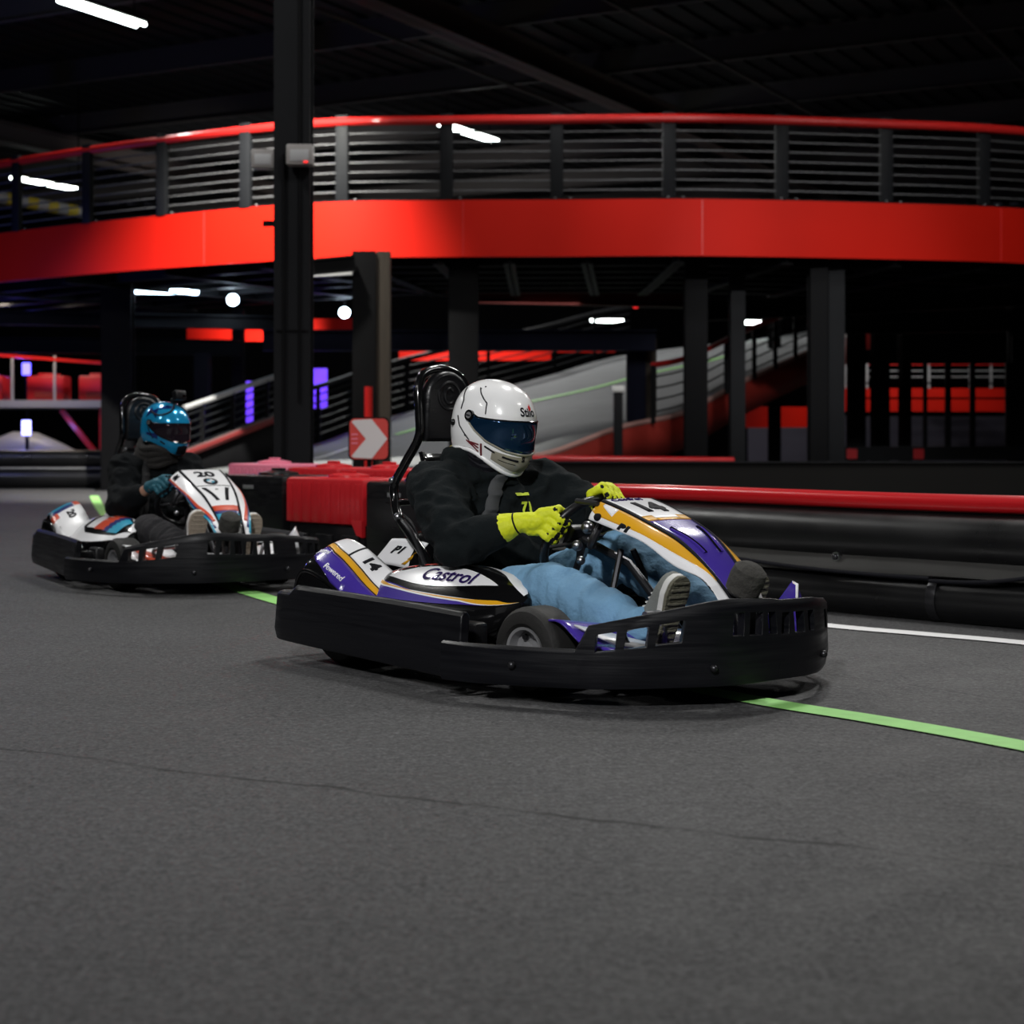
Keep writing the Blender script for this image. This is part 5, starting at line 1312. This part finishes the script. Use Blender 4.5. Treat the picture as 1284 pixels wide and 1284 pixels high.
b = MB().box((8.6, 35.5, .6), (7.2, .1, 1.2), mat('dim_panel', (.06, .055, .075), .4)).build('partition_panel'); tag(b, kind='structure')
# striped pipe beyond the railing, top left
a, c = at(-30, 242, 30), at(112, 268, 31.5); t = empty('striped_pipe', a); tag(t, 'pale pipe wrapped with yellow bands seen through the railing at far left', 'pipe')
MB().cyl((0, 0, 0), c - a, .11, PALE, 14).build('pipe', t)
for f in (.1, .9): MB().cyl((c - a) * f, V(((c - a) * f).to_tuple()[:2] + (ZC - a.z,)), .012, STRUCT, 6).build('hanger', t)
for f in (.25, .43, .61, .79): MB().cyl((c - a) * f, (c - a) * (f + .09), .115, YEL, 14).build('band', t)
# painted lines on the track
def line_on_floor(pts, w, m, name, z=.004):
    c = catmull([gnd(*p) for p in pts], 10); vs = []
    for i, p in enumerate(c):
        t_ = (c[min(len(c) - 1, i + 1)] - c[max(0, i - 1)]).normalized(); nn = V((-t_.y, t_.x, 0)) * w / 2; vs += [p + nn + V((0, 0, z)), p - nn + V((0, 0, z))]
    tag(MB().add(vs, [[2 * i, 2 * i + 1, 2 * i + 3, 2 * i + 2] for i in range(len(c) - 1)], m).build(name, fix=False), kind='structure')
line_on_floor([(1700, 1020), (1284, 937), (1100, 904), (935, 877), (700, 829), (500, 786), (330, 749), (180, 692), (128, 640), (118, 622)], .105, GREEN, 'green_line')
line_on_floor([(1600, 840), (1284, 807), (1160, 796), (1036, 785), (900, 768), (760, 742)], .11, LINEW, 'white_line')
w = bpy.data.worlds.new('world'); S.world = w; w.use_nodes = True
w.node_tree.nodes['Background'].inputs[0].default_value = (.006, .006, .008, 1)
# ------------------------------------------------------------------ the two karts and their drivers
K1 = frame((-.373, 5.792, 0), -49.08)
K2 = frame((-2.080, 9.098, 0), -59.3)
kart1 = build_kart('go_kart', K1, dict(livery='purple', pod_text='Castrol', label='black go-kart with purple, gold and white panels numbered 14, nearest the camera'))
kart2 = build_kart('go_kart', K2, dict(livery='white', pod_text='', label='black go-kart with white, red and blue panels numbered 20, following behind'))
J1 = dict(pelvis=(.49, 0, .19), chest=(.435, 0, .42), neck=(.44, 0, .62), head=(.475, 0, .765),
          shR=(.44, -.205, .56), elR=(.68, -.315, .395), wrR=(.845, -.215, .462), handR=(.90, -.16, .47),
          shL=(.46, .20, .56), elL=(.68, .30, .45), wrL=(.87, .125, .535), handL=(.93, .08, .55),
          hipR=(.52, -.10, .175), knR=(.99, -.205, .275), anR=(1.345, -.185, .18), heelR=(1.385, -.175, .135), toeR=(1.455, -.17, .345),
          hipL=(.52, .10, .175), knL=(.945, .12, .36), anL=(1.32, .17, .18), heelL=(1.365, .175, .13), toeL=(1.44, .18, .33))
p1, ch1 = build_person(K1, dict(style='white', J=J1, yaw=8, pitch=12, gripR=160, gripL=74, bulk=1.03, print=(.05, .505),
          label='person in white full-face helmet, dark hoodie, blue jeans and yellow gloves steering kart 14'))
belt(kart1, ch1, [(-.03, .60, .024), (-.06, .56, .024), (-.10, .49, .024), (-.14, .42, .024), (-.18, .33, .024)], WEBB)
J2 = dict(J1); J2.update(head=(.475, .038, .776), shR=(.44, -.165, .56), shL=(.46, .165, .56), elR=(.62, -.245, .37), wrR=(.83, -.16, .475), elL=(.64, .25, .37), wrL=(.84, .165, .47), handL=(.92, .12, .49),
          knR=(.93, -.20, .27), knL=(.95, .12, .30), anL=(1.33, .125, .18), heelL=(1.375, .13, .135), toeL=(1.44, .14, .365), heelR=(1.375, -.14, .15), toeR=(1.44, -.135, .385), anR=(1.33, -.14, .19))
p2, ch2 = build_person(K2, dict(style='blue', hs=.875, J=J2, yaw=24, pitch=6, gripR=146, gripL=28, bulk=.82,
          label='person in glossy blue helmet with action camera, dark sweatshirt and trousers, driving kart 20'))
belt(kart2, ch2, [(-.075, .60, .02), (-.085, .55, .02), (-.10, .45, .02), (-.12, .32, .02)], mat('dark_belt', (.012, .012, .013), .8))

# ------------------------------------------------------------------ camera and picture settings
cam = bpy.data.cameras.new('camera'); co = bpy.data.objects.new('camera', cam); COL.objects.link(co)
co.location = (0, 0, H); co.rotation_euler = (R(90), 0, 0)
cam.sensor_width = 36; cam.lens = 36 * FPX / 1284; cam.shift_y = (YH - 642) / 1284
cam.clip_end = 300
cam.dof.use_dof = True; cam.dof.focus_distance = 5.0; cam.dof.aperture_fstop = 4.2
S.camera = co
S.view_settings.view_transform = 'Standard'; S.view_settings.look = 'None'; S.view_settings.gamma = 1
S.view_settings.exposure = EXPOSURE
